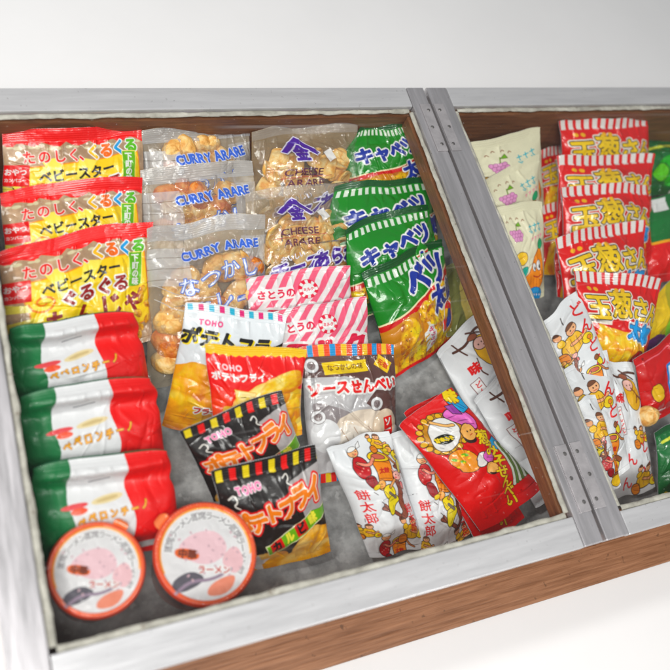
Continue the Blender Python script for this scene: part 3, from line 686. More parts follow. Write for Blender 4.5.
_folk = folk
def folk(c, x, y, s, kind):
    """the villagers again, with the folds, patterns and little props drawn over them"""
    T = lambda *p: [(x + a * s, y + b * s) for a, b in p]
    if kind == 1: c.line(T((-16, 2), (-13, 6), (-17, 9)), .9 * s, OUTL); c.line(T((-20, -12), (-17, -8)), .8 * s, OUTL)
    _folk(c, x, y, s, kind)
    D = (90, 22, 26)
    if kind == 0:
        for a, b, a2, b2 in ((-9, -2, -5, 4), (-6, -6, -2, 2), (-3, 10, -5, 18), (1, 12, 0, 20)): c.line(T((a, b), (a2, b2)), .6 * s, D)
        for k in range(4): c.ell(x + (-9 + 3 * k) * s, y + (6 - 2 * k % 5) * s, .8 * s, .8 * s, (236, 150, 140))
        c.line(T((9, 0), (23, 6)), .8 * s, (150, 80, 20)); c.line(T((7, 18), (21, 23)), .8 * s, (150, 80, 20)); c.line(T((26, -4), (30, 6), (36, 9)), 2.0 * s, (196, 130, 90), ow=.5, oc=OUTL); c.poly(T((24, -12), (31, -13), (33, -4), (27, -2)), (240, 220, 50), ow=.7, oc=OUTL, smooth=True); c.ell(x + 26 * s, y - 15 * s, 3.4 * s, 3.2 * s, (150, 90, 60), ow=.6, oc=OUTL)
        c.ell(x - 1 * s, y - 12.6 * s, 1 * s, .8 * s, (226, 100, 90)); c.line(T((-5, -12), (-2, -11.6)), .5 * s, OUTL)
        c.poly(T((4, -20), (8, -22), (7, -17), (3, -17)), (236, 236, 236), ow=.5, oc=OUTL)
    elif kind == 1:
        for a, b, a2, b2 in ((-8, -8, -5, -1), (-1, -12, 2, -4), (-6, 6, 2, 5), (-3, 12, -7, 18)): c.line(T((a, b), (a2, b2)), .6 * s, (120, 100, 10))
        for a, b in ((11, -10), (12, 0), (9, 8), (10, 18), (5, 25)): c.line(T((a, b), (a + 2.4, b + 3)), .7 * s, (84, 44, 36))
        c.ell(x + 12.6 * s, y - 19.5 * s, 1.6 * s, 1.1 * s, (226, 110, 110)); c.line(T((11, -27), (10, -29)), 1.4 * s, (240, 170, 160), ow=.4, oc=OUTL); c.line(T((19, -27), (21, -28)), 1.4 * s, (240, 170, 160), ow=.4, oc=OUTL); c.line(T((-11, -15), (-9, -14.6)), .6 * s, (180, 40, 30))
        c.poly(T((17, -16), (21, -12), (20, -4), (16, -8)), (226, 130, 130), ow=.6, oc=OUTL, smooth=True)
    elif kind == 2:
        for a, b, a2, b2 in ((-6, 2, -4, 10), (0, -4, 1, 10), (6, -1, 7, 10), (10, 2, 11, 9)): c.line(T((a, b), (a2, b2)), .6 * s, (150, 90, 16))
        c.line(T((-14, 10), (-6, 9)), .7 * s, (130, 60, 20)); c.line(T((-13, 14), (-6, 15)), .7 * s, (130, 60, 20)); c.line(T((3, -7), (7, -6.6)), .6 * s, (190, 40, 30)); c.poly(T((-12, -6), (-6, -10), (-4, -2), (-10, 0)), (242, 200, 60), ow=.6, oc=OUTL, smooth=True); c.ell(x - 9 * s, y - 12 * s, 3.6 * s, 3.4 * s, (236, 176, 136), ow=.6, oc=OUTL); c.poly(T((-13, -14), (-9, -18), (-5, -14)), (96, 60, 44), ow=.4, oc=OUTL, smooth=True); c.ell(x + 18 * s, y + 10 * s, 2.4 * s, 2 * s, (236, 150, 60), ow=.5, oc=OUTL)
    else:
        for k in range(4): c.line(T((6 + 2.6 * k, 3 + 3 * k), (13 + 1.2 * k, -2 + 4 * k)), .7 * s, (170, 110, 20))
        c.line(T((-6, 4), (-10, 14), (-6, 22)), 1.2 * s, (88, 54, 44)); c.poly(T((-2, -12), (4, -15), (10, -11), (6, -8)), (150, 90, 70), ow=.5, oc=OUTL, smooth=True); c.line(T((14, 8), (22, 12), (20, 20)), 1.4 * s, (140, 84, 60), ow=.4, oc=OUTL)

def d_mochi(c, sh=0):       # W62 H124
    c.fill((232, 234, 237)); c.mottle(.03, .05, 2)
    R = (214, 34, 40)
    folk(c, 24, 25 + sh, .92, 0); folk(c, 38, 62 + sh, .86, 1); folk(c, 22, 113 + sh, .8, 0); folk(c, 48, 100 + sh, .8, 2); folk(c, 46, 10 + sh, .5, 2); folk(c, 60, 28 + sh, .6, 1); folk(c, 4, 92 + sh, .5, 2)
    for k, ch in enumerate('餅太郎'):
        c.text(ch, 11, 54 + sh + 12 * k, 11.5, R, rot=-4, bold=.02, wob=.05); c.text(ch, 53, 78 + sh + 10 * k, 10, R, rot=-4, bold=.02)

def d_negi(c):              # W66 H116
    c.fill((214, 28, 34)); c.mottle(.08, .05, 6)
    Y = (244, 216, 30)
    c.ell(24, 26, 20, 15, (196, 140, 40), rot=-35, ow=.6, oc=OUTL); 
    for k in range(18):
        a = k * .35; c.ell(24 + 19.5 * math.cos(a), 26 + 15.5 * math.sin(a), 2.4, 2.2, (226, 178, 60), ow=.6, oc=OUTL)
    c.ell(24, 27, 16, 11.5, (240, 238, 236), rot=-35, ow=.6, oc=OUTL)
    c.ell(20, 30, 9, 4.4, (24, 26, 16), rot=20); c.text('甘辛みそ', 20, 30, 4.2, Y, rot=20, bold=.07)
    c.poly([(36, 14), (48, 12), (58, 24), (56, 40), (46, 34), (40, 24)], (226, 120, 196), ow=.8, oc=OUTL, smooth=True); c.ell(43, 36, 7.4, 7.4, (242, 186, 120), ow=.8, oc=OUTL); c.poly([(35, 35), (38, 43), (47, 44), (42, 47), (34, 43)], (44, 28, 26), smooth=True); c.ell(42, 35, .8, .8, OUTL); c.ell(46, 36, .8, .8, OUTL); c.line([(42, 39), (45, 39)], .7, (190, 50, 40))
    c.poly([(50, 6), (66, 10), (64, 22), (54, 22)], (60, 170, 222), ow=.7, oc=OUTL); c.poly([(46, 10), (53, 12), (52, 22), (46, 18)], (150, 70, 160), ow=.7, oc=OUTL)
    c.poly([(10, 44), (24, 42), (34, 54), (28, 66), (12, 58)], (232, 152, 40), ow=.6, oc=OUTL, smooth=True); 
    for x, y in ((15, 49), (20, 54), (25, 50)): c.ell(x, y, 2.6, 1.4, (120, 180, 60), rot=40)
    c.poly([(26, 62), (36, 54), (44, 58), (36, 68)], (240, 236, 234), ow=.7, oc=OUTL, smooth=True); c.poly([(36, 60), (44, 56), (50, 64), (40, 70)], (220, 110, 190), ow=.7, oc=OUTL, smooth=True); c.ell(38, 72, 5.4, 5, (242, 186, 120), ow=.7, oc=OUTL); c.poly([(33, 72), (37, 77), (44, 75), (41, 79), (34, 77)], (44, 28, 26), smooth=True)
    c.poly([(52, 54), (62, 52), (64, 62), (54, 64)], (60, 170, 222), ow=.7, oc=OUTL)
    for k in range(9): c.line([(12 + 2.6 * k, 34 - k * 1.6), (14 + 2.6 * k, 36 - k * 1.4)], .6, (170, 170, 174))
    for a in ((38, 18, 46, 20), (42, 24, 52, 28), (47, 30, 54, 34), (40, 62, 46, 66)): c.line([(a[0], a[1]), (a[2], a[3])], .8, (150, 60, 130))
    for k in range(6): c.ell(14 + 3 * k, 56 - (k * 5) % 9, 1.2, .8, (250, 220, 90)); c.ell(30 + 4 * k, 94 + (k * 7) % 12, .9, .9, (170, 16, 22))
    c.line([(52, 8), (58, 20)], .8, (20, 90, 150)); c.line([(57, 9), (61, 21)], .8, (20, 90, 150)); c.line([(24, 14), (30, 22), (36, 24)], 2.2, (240, 190, 130), ow=.5, oc=OUTL)
    for k, ch in enumerate('葱みそ'): c.text(ch, 52 - k * 1.6, 47 + k * 12.5, 14, Y, rot=28, bold=.03, out=[(.5, (120, 20, 10))])
    for k, ch in enumerate('せんべい'): c.text(ch, 43 - k * 1.6, 80 + k * 9, 12, Y, rot=28, bold=.03, out=[(.5, (120, 20, 10))])
    for k in range(6): c.line([(60 + k * 2.2, 58 + k * 3), (56 + k * 3, 80), (48 + k * 3.4, 96)], 3.0, (226, 232, 220) if k % 2 == 0 else (104, 128, 70), ow=.5, oc=(70, 84, 50))
    c.text('味', 58, 6, 13, Y, rot=28, bold=.07, out=[(.7, (130, 90, 10))])

def d_tricolor(c):          # W140 H92
    c.fill((0, 112, 68))
    wv = lambda y: 3.0 * math.sin(y / 92 * 4 * math.pi + .6)
    ys = [-5 + 5 * k for k in range(22)]
    c.poly([(34 + wv(y), y) for y in ys] + [(92 + wv(y) * .8, y) for y in ys[::-1]], (226, 226, 228)); c.poly([(92 + wv(y) * .8, y) for y in ys] + [(150, 105), (150, -5)], (222, 22, 38))
    c.rect(50, 15, 70, 15.8, (176, 176, 182), rot=-5); c.rect(54, 19, 76, 20.4, (140, 140, 146), rot=-5)
    c.ell(38, 38, 13, 2, (214, 80, 84), rot=-6); c.ell(70, 35, 16, 2.6, (228, 212, 172), rot=-6); c.ell(70, 35, 11, 1.2, (204, 184, 140), rot=-6); c.ell(42, 41.6, 8, 2.6, (222, 84, 34), rot=-6)
    c.text('ペペロンチーノ', 74, 46, 8, (236, 174, 36), rot=-6, bold=.05, out=[(.45, (130, 80, 30))], wob=.14, gap=.3)
    c.rect(96, 80, 116, 87, (214, 214, 214), rot=-5)

def d_cream(c):             # W66 H92
    c.fill((232, 228, 202)); c.mottle(.04, .05, 2); K = (90, 66, 50)
    for k in range(11): c.ell(14 + 3.6 * (k % 4) + (k // 4) * 1.8, 26 + 3.2 * (k // 4), 2.1, 2.1, (220, 156, 198), ow=.45, oc=(150, 90, 130))
    c.line([(21, 24), (23, 19)], 1, (110, 140, 60)); c.poly([(23, 20), (28, 17), (29, 21)], (120, 170, 70), ow=.4, oc=K)
    for x, y in ((13, 16), (19, 13), (27, 14), (33, 17)): c.line([(x - 1.4, y), (x, y - 1.6), (x + 1.4, y)], .9, (150, 110, 90))
    for k in range(3):
        x = 40 + k * 7; y = 26 - k; c.line([(x - 2.4, y - 2), (x + 2.4, y - 2.6)], 1.0, (60, 176, 190)); c.line([(x, y - 4), (x - .4, y + 1), (x + 2, y + 3)], 1.0, (60, 176, 190)); c.line([(x - 2, y + 2), (x + 1, y + 4)], .9, (60, 176, 190))
    for k in range(4): c.line([(40 + k * 5, 35 - k), (43 + k * 5, 34 - k), (41 + k * 5, 37 - k)], .9, (236, 140, 168))
    c.poly([(2, 38), (9, 35), (13, 42), (9, 49), (1, 48)], (212, 166, 30), ow=.8, oc=K, smooth=True); c.line([(3, 41), (9, 45)], 1.1, (60, 40, 20)); c.ell(7, 40, 1, 1, K)
    c.poly([(12, 52), (20, 44), (30, 46), (32, 54), (22, 58)], (250, 206, 50), ow=.7, oc=K, smooth=True); c.line([(15, 52), (28, 49)], .6, (190, 130, 20))
    c.poly([(44, 50), (54, 42), (60, 60), (60, 78), (42, 86), (20, 84), (18, 72), (36, 66)], (242, 150, 34), ow=.8, oc=(150, 70, 20), smooth=True)
    for k in range(6): c.line([(26 + 5 * k, 70 + (k % 2) * 3), (28 + 5 * k, 80 - (k % 3))], .7, (206, 110, 16))
    c.ell(50, 60, 4, 4.8, WHT, ow=.6, oc=K); c.ell(51, 61, 1.6, 2, (40, 30, 24)); c.ell(42, 62, 3, 3.6, WHT, ow=.6, oc=K); c.ell(43, 63, 1.3, 1.6, (40, 30, 24)); c.line([(40, 70), (48, 72), (54, 69)], 1.1, (170, 40, 30))
    c.ell(24, 64, 8, 3.8, (60, 176, 160), rot=-20, ow=.5, oc=(40, 90, 80)); c.poly([(48, 42), (54, 34), (60, 40), (54, 46)], (70, 170, 120), ow=.5, oc=(40, 90, 80), smooth=True); c.poly([(28, 86), (46, 80), (62, 84), (54, 96), (34, 96)], (60, 150, 210), ow=.6, oc=(40, 70, 120), smooth=True)
    for k in range(5): c.ell(36 + 5 * k, 88, 1.1, 1.1, (240, 240, 250))

def d_onion(c, low=True):   # W94 H86
    c.fill((218, 22, 36)); c.mottle(.10, .04, 3)
    c.ticks(-3, 11, 1, 96, [(240, 236, 232)], 4.6, 3.2, slant=.8)
    if low:
        c.poly([(12, 52), (30, 48), (60, 58), (84, 62), (80, 95), (4, 95), (6, 66)], (244, 190, 50), smooth=True)
        for k, (x, y, a, b, r) in enumerate([(26, 60, 17, 9, 30), (52, 66, 20, 11, 20), (22, 76, 17, 11, 60), (46, 82, 19, 11, 10), (72, 78, 14, 10, 0)]): c.chip(x, y, a, b, r, (246, 184, 40), (222, 126, 20), (253, 226, 120), k + 90)
        c.ell(72, 80, 12, 11, (176, 40, 24), ow=.8, oc=(90, 20, 14)); c.ell(64, 88, 7, 5, (140, 50, 24))
    K = (40, 26, 10)
    for k, (ch, x, y, z) in enumerate((('玉', 17, 34, 25), ('葱', 43, 30, 26), ('さ', 66, 33, 23), ('ん', 84, 36, 22))):
        c.text(ch, x, y, z, (246, 204, 20), rot=-3 + 2 * k, bold=.03, out=[(2.1, (250, 244, 232)), (.95, K)])
    for k, (ch, x, y, z) in enumerate((('玉', 17, 34, 25), ('葱', 43, 30, 26), ('さ', 66, 33, 23), ('ん', 84, 36, 22))): c.text(ch, x, y, z, (252, 212, 16), rot=-3 + 2 * k, bold=.025)
    for x in (13, 20, 41, 48): c.ell(x, 16.5, 2.4, 2, (246, 190, 30))
    c.text('太郎', 68, 53, 17, (30, 150, 220), rot=8, bold=.05, out=[(1.9, WHT), (.8, (20, 50, 120))], skew=.2); c.text('太郎', 68, 53, 17, (40, 164, 230), rot=8, bold=.05, skew=.2)

def d_dondon(c, flip=False):  # W46 H112
    c.fill((234, 236, 239)); c.mottle(.03, .05, 2)
    R = (218, 36, 46)
    if flip:
        folk(c, 26, 22, .85, 3); c.text('味', 15, 30, 9, R, bold=.06); c.rect(9, 38, 16, 62, (246, 246, 246), rot=-8, ow=.5, oc=(120, 40, 40)); [c.text(ch, 12 + k * .7, 42 + 5.6 * k, 5, R, rot=-8, bold=.04) for k, ch in enumerate('どんどん')]
        folk(c, 32, 62, .55, 2)
        for k, ch in enumerate('どんどん'): c.text(ch, 17 if k % 2 else 35, 72 + 10 * k, 12, R, rot=-14, bold=.02)
        folk(c, 34, 98, .7, 2)
    else:
        folk(c, 17, 36, .95, 2); c.text('ど', 36, 16, 15, R, rot=12, bold=.025); c.text('ん', 36, 34, 15, R, rot=12, bold=.025); c.text('ど', 36, 54, 13, R, rot=12, bold=.025); c.text('ん', 37, 70, 13, R, rot=12, bold=.025)
        folk(c, 16, 76, .7, 0); c.ell(26, 100, 9, 9, (244, 204, 30), ow=.7, oc=OUTL); c.line([(18, 94), (30, 92), (36, 98)], 3, (150, 90, 60), ow=.6, oc=OUTL); folk(c, 10, 58, .4, 1)

def d_olive(c):
    c.fill((130, 132, 84)); c.mottle(.18, .05, 2); c.poly([(10, 20), (40, 10), (60, 60), (20, 80)], (208, 190, 120), smooth=True); c.chip(40, 40, 18, 10, 50, (214, 180, 90), (150, 120, 50), (240, 220, 150), 3); c.rect(-5, -5, 105, 8, (150, 150, 104)); c.text('コーン', 70, 30, 14, (240, 230, 160), rot=-10, bold=.06) if 0 else None

def d_green(c):
    c.fill((6, 112, 62)); c.mottle(.25, .05, 2); c.poly([(10, 30), (50, 20), (60, 50), (30, 66)], (40, 180, 60), smooth=True); c.poly([(56, 60), (90, 50), (96, 84), (60, 92)], (14, 150, 110), smooth=True); c.rect(-5, -5, 105, 6, (10, 84, 48)); c.line([(6, 14), (34, 12), (60, 16)], 3, (230, 236, 120)); c.line([(10, 74), (24, 82), (44, 80)], 4, (240, 210, 40)); c.ell(20, 44, 8, 10, (120, 210, 60), ow=1, oc=(4, 70, 36)); c.ell(40, 70, 6, 6, (236, 240, 230), ow=.8, oc=(4, 70, 36))

def d_melon(c):
    c.fill((8, 118, 62)); c.mottle(.2, .04, 2); c.poly([(-5, 52), (50, 58), (106, 50), (106, 106), (-5, 106)], (222, 52, 34)); c.line([(-5, 52), (50, 58), (106, 50)], 3, (250, 180, 60)); c.rect(8, 2, 26, 18, (236, 238, 236)); c.ell(62, 30, 24, 18, (10, 150, 92)); c.ell(60, 28, 15, 10, (6, 100, 60)); c.line([(40, 62), (48, 100)], 4, (250, 120, 50))

def d_grape(c):
    c.fill((186, 176, 40)); c.mottle(.2, .05, 2); c.poly([(-5, -5), (50, -5), (38, 40), (-5, 60)], (240, 206, 30)); c.poly([(30, 60), (50, 20), (100, 30), (105, 70), (60, 86)], (150, 206, 20), smooth=True); c.poly([(-5, 60), (30, 40), (46, 70), (36, 105), (-5, 105)], (92, 44, 104), smooth=True)
    for k in range(7): c.ell(50 + 7 * k, 46 + (k * 17) % 30, 2, 2, (70, 110, 20))
    c.line([(20, -2), (4, 40)], 5, (110, 60, 120)); c.line([(66, 74), (104, 58)], 5, (240, 150, 70))

def d_redblue(c):
    c.fill((202, 20, 42)); c.mottle(.16, .05, 2); c.line([(-5, 9), (105, 9)], 1.2, (240, 120, 130), smooth=False)
    rs = random.Random(2)
    for k in range(9): c.ell(rs.uniform(5, 95), rs.uniform(2, 40), 1.4, 1.4, (130, 10, 30))
    c.rect(34, 24, 100, 62, (236, 240, 244), ow=2.4, oc=(40, 130, 200)); c.rect(44, 33, 92, 54, (70, 160, 220)); c.poly([(8, 40), (20, 34), (26, 52), (12, 58)], (240, 196, 40), ow=.8, oc=(90, 20, 20), smooth=True); c.line([(6, 66), (30, 70)], 2, (250, 220, 220)); c.line([(8, 72), (24, 75)], 1.4, (250, 220, 220))

def d_lid(c):               # cup lid, unit radius 50
    c.fill((226, 224, 226)); c.mottle(.10, .07, 4)
    rr = np.hypot(c.X, c.Y); c.c[rr > 44] = lin((238, 92, 34)); c.c[rr > 47.5] = lin((226, 70, 40))
    i = np.nonzero((rr > 42.5) & (rr < 44.2) & (c.Y < 10))[0]; c.c[i] = lin((250, 170, 60))
    for k in range(19):
        a = math.radians(-160 + k * 11); x, y = 36 * math.cos(a), 36 * math.sin(a); c.text('即席ラーメン即席ラーメン即席ラーメン即席'[k], x, y, 8.5, (146, 142, 146), rot=math.degrees(a) + 90, bold=.03, out=[(.6, (246, 246, 246))])
    c.poly([(-30, -8), (-10, -22), (16, -20), (24, 4), (-4, 14)], (236, 196, 204), smooth=True); c.poly([(10, 10), (30, -4), (36, 16), (22, 28)], (236, 190, 196), smooth=True)
    c.poly([(-28, -12), (-6, -4), (-8, 6), (-30, -2)], (232, 104, 44), smooth=True); c.text('中華', -17.5, -3, 9, (120, 50, 30), rot=18, bold=.06)
    c.poly([(-40, 20), (-20, 12), (-6, 20), (-10, 27), (-34, 32)], (92, 88, 98), smooth=True); c.line([(-36, 30), (-20, 22), (0, 26), (20, 20)], 3, (150, 130, 150)); c.poly([(-2, 28), (26, 24), (14, 42), (-10, 40)], (236, 140, 112), smooth=True)
    c.text('ラーメン', 4, 17, 8, (196, 60, 50), rot=14, bold=.04, out=[(.8, WHT)])
    for k in range(26): c.ell(-30 + (k * 37) % 62, -24 + (k * 23) % 50, 1.6, 1.0, (206, 170, 180), rot=k * 40)

# ------------------------------------------------------------------ the goods, laid out
PK = 'snack packet'
# left-hand rows standing in the case
g = 'clear noodle snack packets with red top seals, in a column'
for i, (px, lab) in enumerate((
        ([(0, 127), (141, 124), (150, 240), (4, 245)], 'rearmost yellow-panel noodle packet with red top seal, by the back board'),
        ([(-2, 190), (141, 175), (150, 290), (4, 305)], 'middle yellow-panel noodle packet with red top seal, between its two twins'),
        ([(-5, 250), (151, 216), (153, 342), (8, 368)], 'front noodle packet, its big yellow panel and green tag fully showing'))):
    bag('noodle_packet', lab, PK, g, px, (.102 if i == 0 else .085, .03), d_noodle, 140, 118, thick=.014, seed=11 + i * 5, wave=.006, wr=1.2, zig=.01, droop=.03, mat=FILM, res=1.25, seal=(.12, .06), curl=.003)
g = 'green, white and red tricolour spaghetti snack packets'
def hump3(u, v):
    e = np.clip(1 - np.abs(2 * u - 1) ** 3.2, 0, 1) ** .55
    return e * (.62 * np.exp(-((v - .12) / .08) ** 2) + 1.05 * np.exp(-((v - .60) / .25) ** 4) + .1)
for i, (px, lab) in enumerate((
        ([(4, 327), (138, 308), (151, 396), (10, 418)], 'green white and red striped packet at the back of its stack, touching the noodle packets'),
        ([(12, 394), (155, 373), (166, 468), (24, 488)], 'green white and red striped packet in the middle of its stack of three'),
        ([(26, 466), (171, 446), (181, 546), (40, 566)], 'green white and red striped packet at the front of its stack, behind the round cups'))):
    bag('pasta_packet', lab, PK, g, px, (.086, .034), d_tricolor, 140, 92, thick=(.016, .0145, .0155)[i], seed=31 + i * 5, wr=.7, droop=.05, wf=lambda v: 1 - .08 * np.exp(-((v - .02) / .12) ** 2) - .05 * np.exp(-((v - .3) / .07) ** 2), mat=MATTE, humps=hump3, wave=.001, pinch=.0, warp=.02, back=(0, 100, 60))
# clear bags of rice crackers
r = random.Random(8)
def spots(n, u0, u1, v0, v1, seed, h0=.12, h1=.42):
    r = random.Random(seed); out = []; k = 0
    while len(out) < n and k < 4000:
        k += 1; a, b = r.uniform(u0, u1), r.uniform(v0, v1)
        if all(((a - x) / (u1 - u0)) ** 2 * 1.4 + ((b - y) / (v1 - v0)) ** 2 > .62 / n for x, y, _ in out): out.append((a, b, r.uniform(h0, h1)))
    return out
g = 'clear bags of curry rice crackers, in a column'
for i, (px, lab) in enumerate((
        ([(141, 130), (250, 120), (256, 236), (140, 250)], 'clear curry cracker bag with blue lettering at the back, against the back board'),
        ([(140, 168), (254, 159), (262, 285), (141, 300)], 'clear curry cracker bag with blue lettering, second from the back board'),
        ([(146, 229), (265, 211), (268, 372), (147, 392)], 'frontmost clear curry cracker bag, whole crackers heaped down its open side'))):
    bag('cracker_bag', lab, 'cracker bag', g, px, ((.097, .088, .085)[i], (.010, .010, .009)[i]), lambda c, i=i: d_curry(c, i), 120, 165 if i == 2 else 130, thick=.026, seed=51 + i * 4, wr=2.3, zig=.008, mat=CLEAR, seal=(.11, .05), pinch=.02, wave=.004,
        contents=fill_with(PUFF, spots(30, .15 if i == 2 else .18, .85 if i == 2 else .82, .31 if i == 2 else .17, .92, 3 + i, *((.12, .42) if i == 2 else (-.25, .1))), 70 + i, .98 if i == 2 else .84), back=(236, 214, 176), backa=.5)
g = 'clear bags of cheese rice crackers, in a column'
for i, (px, lab) in enumerate((
        ([(250, 129), (357, 119), (362, 235), (251, 250)], 'clear cheese cracker bag with purple lettering, against the back board'),
        ([(247, 192), (352, 179), (357, 295), (250, 312)], 'clear cheese cracker bag with purple lettering, just behind the pink striped packets'))):
    bag('cracker_bag', lab, 'cracker bag', g, px, (.100 if i == 0 else .084, .024), lambda c, i=i: d_cheese(c, i), 105, 112, thick=.025, seed=71 + i * 4, wr=2.4, zig=.008, mat=CLEAR, seal=(.1, .05), pinch=.02, wave=.004,
        contents=fill_with(CURL, spots(26, .13, .87, .27, .92, 13 + i), 80 + i, .95), back=(228, 192, 132), backa=.4)
g = 'green corn puff packets in a column'
for i, (px, lab, big) in enumerate((
        ([(346, 125), (416, 121), (436, 215), (336, 222)], 'green corn puff packet with blue lettering at the very back of its column', False),
        ([(328, 186), (432, 174), (442, 272), (330, 282)], 'green corn puff packet with blue lettering, second from the back board', False),
        ([(341, 226), (430, 199), (446, 300), (350, 322)], 'green corn puff packet with a red curved band, just behind the large front one', False),
        ([(360, 272), (445, 235), (453, 341), (393, 381)], 'front green packet with a wide window of yellow corn puffs, tilted toward the middle', True))):
    bag('corn_puff_packet', lab, PK, g, px, ((.085 if i else .097, .03) if i < 3 else (.078, .010)), lambda c, b=big, q=(1.28, 1.1, 1.12, 1)[i]: d_cabbage(c, b, q), 100, 100 if big else 96, thick=.018, seed=91 + i * 3, wr=1.35, zig=.012, shoulder=(.34, .12, .1, .05)[i], droop=(.08, .03, .03, .02)[i], mat=FOIL, wave=.003, back=(8, 120, 56))
bag('olive_packet', 'olive green packet half hidden under the wooden divider beam', PK, None, [(440, 268), (492, 250), (499, 322), (447, 337)], (.032, .02), d_olive, 60, 80, thick=.010, seed=110, wr=1.3)
g = 'pink and white diagonally striped packets'
bag('striped_packet', 'upper pink and white striped packet, partly behind its twin', PK, g, [(245, 278), (349, 264), (357, 336), (248, 350)], (.076, .034), d_milk, 105, 76, thick=.009, seed=121, wr=.8, seal=(.06, .06))
bag('striped_packet', 'lower pink and white striped packet, lying in front of its twin', PK, g, [(266, 313), (368, 294), (371, 372), (268, 390)], (.078, .034), d_milk, 105, 80, thick=.009, seed=126, wr=.8, seal=(.06, .06))
# potato snacks in the middle
bag('potato_snack_packet', 'large white potato snack packet with black lettering, behind the red one', PK, None, [(187, 303), (288, 317), (268, 446), (162, 428)], (.086, .012), d_white_fry, 105, 128, thick=.014, seed=131, wr=1.0)
bag('potato_snack_packet', 'red potato snack packet with gold top edge and yellow chips', PK, None, [(203, 343), (306, 347), (301, 436), (214, 448)], (.098, .048), d_red_fry, 100, 100, thick=.010, seed=141, wr=1.0, wave=.001, mat=FOIL, zig=.016, lift=.008, pinch=.05)
g = 'black potato snack packets with orange lettering'
bag('potato_snack_packet', 'black potato snack packet with orange lettering, upper and overlapping the red one', PK, g, [(180, 430), (281, 389), (314, 478), (214, 502)], (.088, .036), d_black_fry, 108, 100, thick=.013, seed=151, wr=1.1, zig=.012, seal=(.13, .06))
bag('potato_snack_packet', 'black potato snack packet with orange lettering, lower, beside the round cup', PK, g, [(211, 470), (315, 441), (332, 556), (232, 574)], (.090, .012), d_black_fry, 108, 100, thick=.014, seed=156, wr=1.1, zig=.012, seal=(.12, .06))
bag('sauce_cracker_packet', 'silvery sauce cracker packet with a band of red, yellow and blue stripes', PK, None, [(300, 347), (395, 342), (399, 469), (309, 488)], (.074, .008), d_sauce, 96, 130, thick=.012, seed=161, wr=1.7, seal=(.1, .08), mat=FOIL)
# white and red long packets at the front
g = 'white folk-tale rice cracker packets at the front'
bag('rice_cracker_packet', 'white packet of little yellow and red villagers, with the drummer at its top', PK, g, [(325, 449), (387, 427), (425, 548), (371, 560)], (.058, .012), d_mochi, 62, 124, thick=.018, seed=171, wr=.75, mat=MATTE, seal=(.05, .05))
bag('rice_cracker_packet', 'white packet of little villagers, squeezed between its twin and the red packets', PK, g, [(388, 433), (436, 425), (471, 537), (424, 560)], (.044, .008), lambda c: d_mochi(c, 20), 56, 124, thick=.016, seed=176, wr=1.2, mat=MATTE, seal=(.05, .05))
g = 'red spring onion cracker packets'
bag('spring_onion_packet', 'red packet with yellow lettering, mostly hidden under its twin', PK, g, [(403, 410), (447, 388), (528, 522), (477, 542)], (.056, .014), d_negi, 66, 116, thick=.011, seed=181, wr=1.0, seal=(.05, .06))
bag('spring_onion_packet', 'red packet with kimono women and spring onions, on top of its twin', PK, g, [(400, 426), (449, 385), (543, 490), (481, 533)], (.070, .030), d_negi, 66, 116, thick=.013, seed=186, wr=1.1, seal=(.05, .09))
g = 'white festival cracker packets under the divider beam'
bag('festival_cracker_packet', 'white packet with a yellow gourd, half under the divider beam and nearer the green packet', PK, g, [(436, 353), (482, 305), (560, 430), (503, 476)], (.030, .007), lambda c: d_dondon(c, True), 52, 112, thick=.012, seed=191, wr=1.1, mat=MATTE, seal=(.05, .05))
bag('festival_cracker_packet', 'white packet under the divider beam with only a brown branch and red box showing', PK, g, [(472, 398), (518, 352), (585, 470), (536, 510)], (.040, .013), lambda c: d_dondon(c, True), 52, 112, thick=.012, seed=196, wr=1.1, mat=MATTE, seal=(.05, .05))

# right compartment
g = 'cream packets with orange fruit pictures'
for i, (px, lab) in enumerate((
        ([(466, 143), (541, 127), (545, 215), (488, 235)], 'cream packet with fruit pictures, rearmost, under the corner of the lid frame'),
        ([(478, 182), (538, 151), (541, 240), (498, 258)], 'cream packet with fruit pictures, between the other two cream ones'),
        ([(492, 206), (543, 201), (545, 298), (510, 304)], 'front cream packet, its orange and blue picture fully showing'))):
    bag('fruit_snack_packet', lab, PK, g, px, (.098 if i == 0 else .085, .03), d_cream, 66, 92, thick=.010, seed=201 + i * 3, wr=.9, mat=MATTE, seal=(.1, .06))
g = 'red onion snack packets with white striped tops'
for i, (px, zz, lab) in enumerate((
        ([(536, 150), (590, 140), (592, 215), (539, 222)], (.05, .025), 'red onion snack packet lying low behind the column, beside the cream packets'),
        ([(538, 205), (590, 195), (592, 268), (542, 276)], (.045, .02), 'red onion snack packet half buried, a yellow chip picture at its left edge'),
        ([(554, 246), (610, 240), (606, 305), (556, 298)], (.055, .03), 'red onion snack packet showing only a plain red side below the column'),
        ([(561, 121), (649, 115), (651, 192), (558, 200)], (.100, .030), 'rearmost red onion snack packet, by the back board'),
        ([(557, 156), (653, 153), (652, 232), (558, 238)], (.088, .04), 'red onion snack packet, second from the back board'),
        ([(562, 188), (650, 182), (652, 264), (562, 270)], (.088, .04), 'red onion snack packet, third from the back board'),
        ([(555, 237), (643, 217), (650, 312), (566, 330)], (.088, .04), 'red onion snack packet, fourth from the back board, blue letters showing'),
        ([(573, 271), (664, 278), (640, 380), (592, 368)], (.092, .045), 'frontmost red onion snack packet with yellow chips and a round red picture'))):
    bag('onion_snack_packet', lab, PK, g, px, zz, lambda c, i=i: d_onion(c, True), 94, 86 if i < 7 else 92, thick=.016 if i > 2 else .009, seed=221 + i * 3, wr=1.25, zig=.012, seal=(.13, .05), wave=.003, mat=FOIL)
bag('green_packet', 'dark green shiny packet behind the red column at the right edge', PK, None, [(634, 142), (695, 130), (697, 190), (640, 198)], (.05, .02), d_green, 70, 70, thick=.012, seed=251, wr=2.0, mat=FOIL)
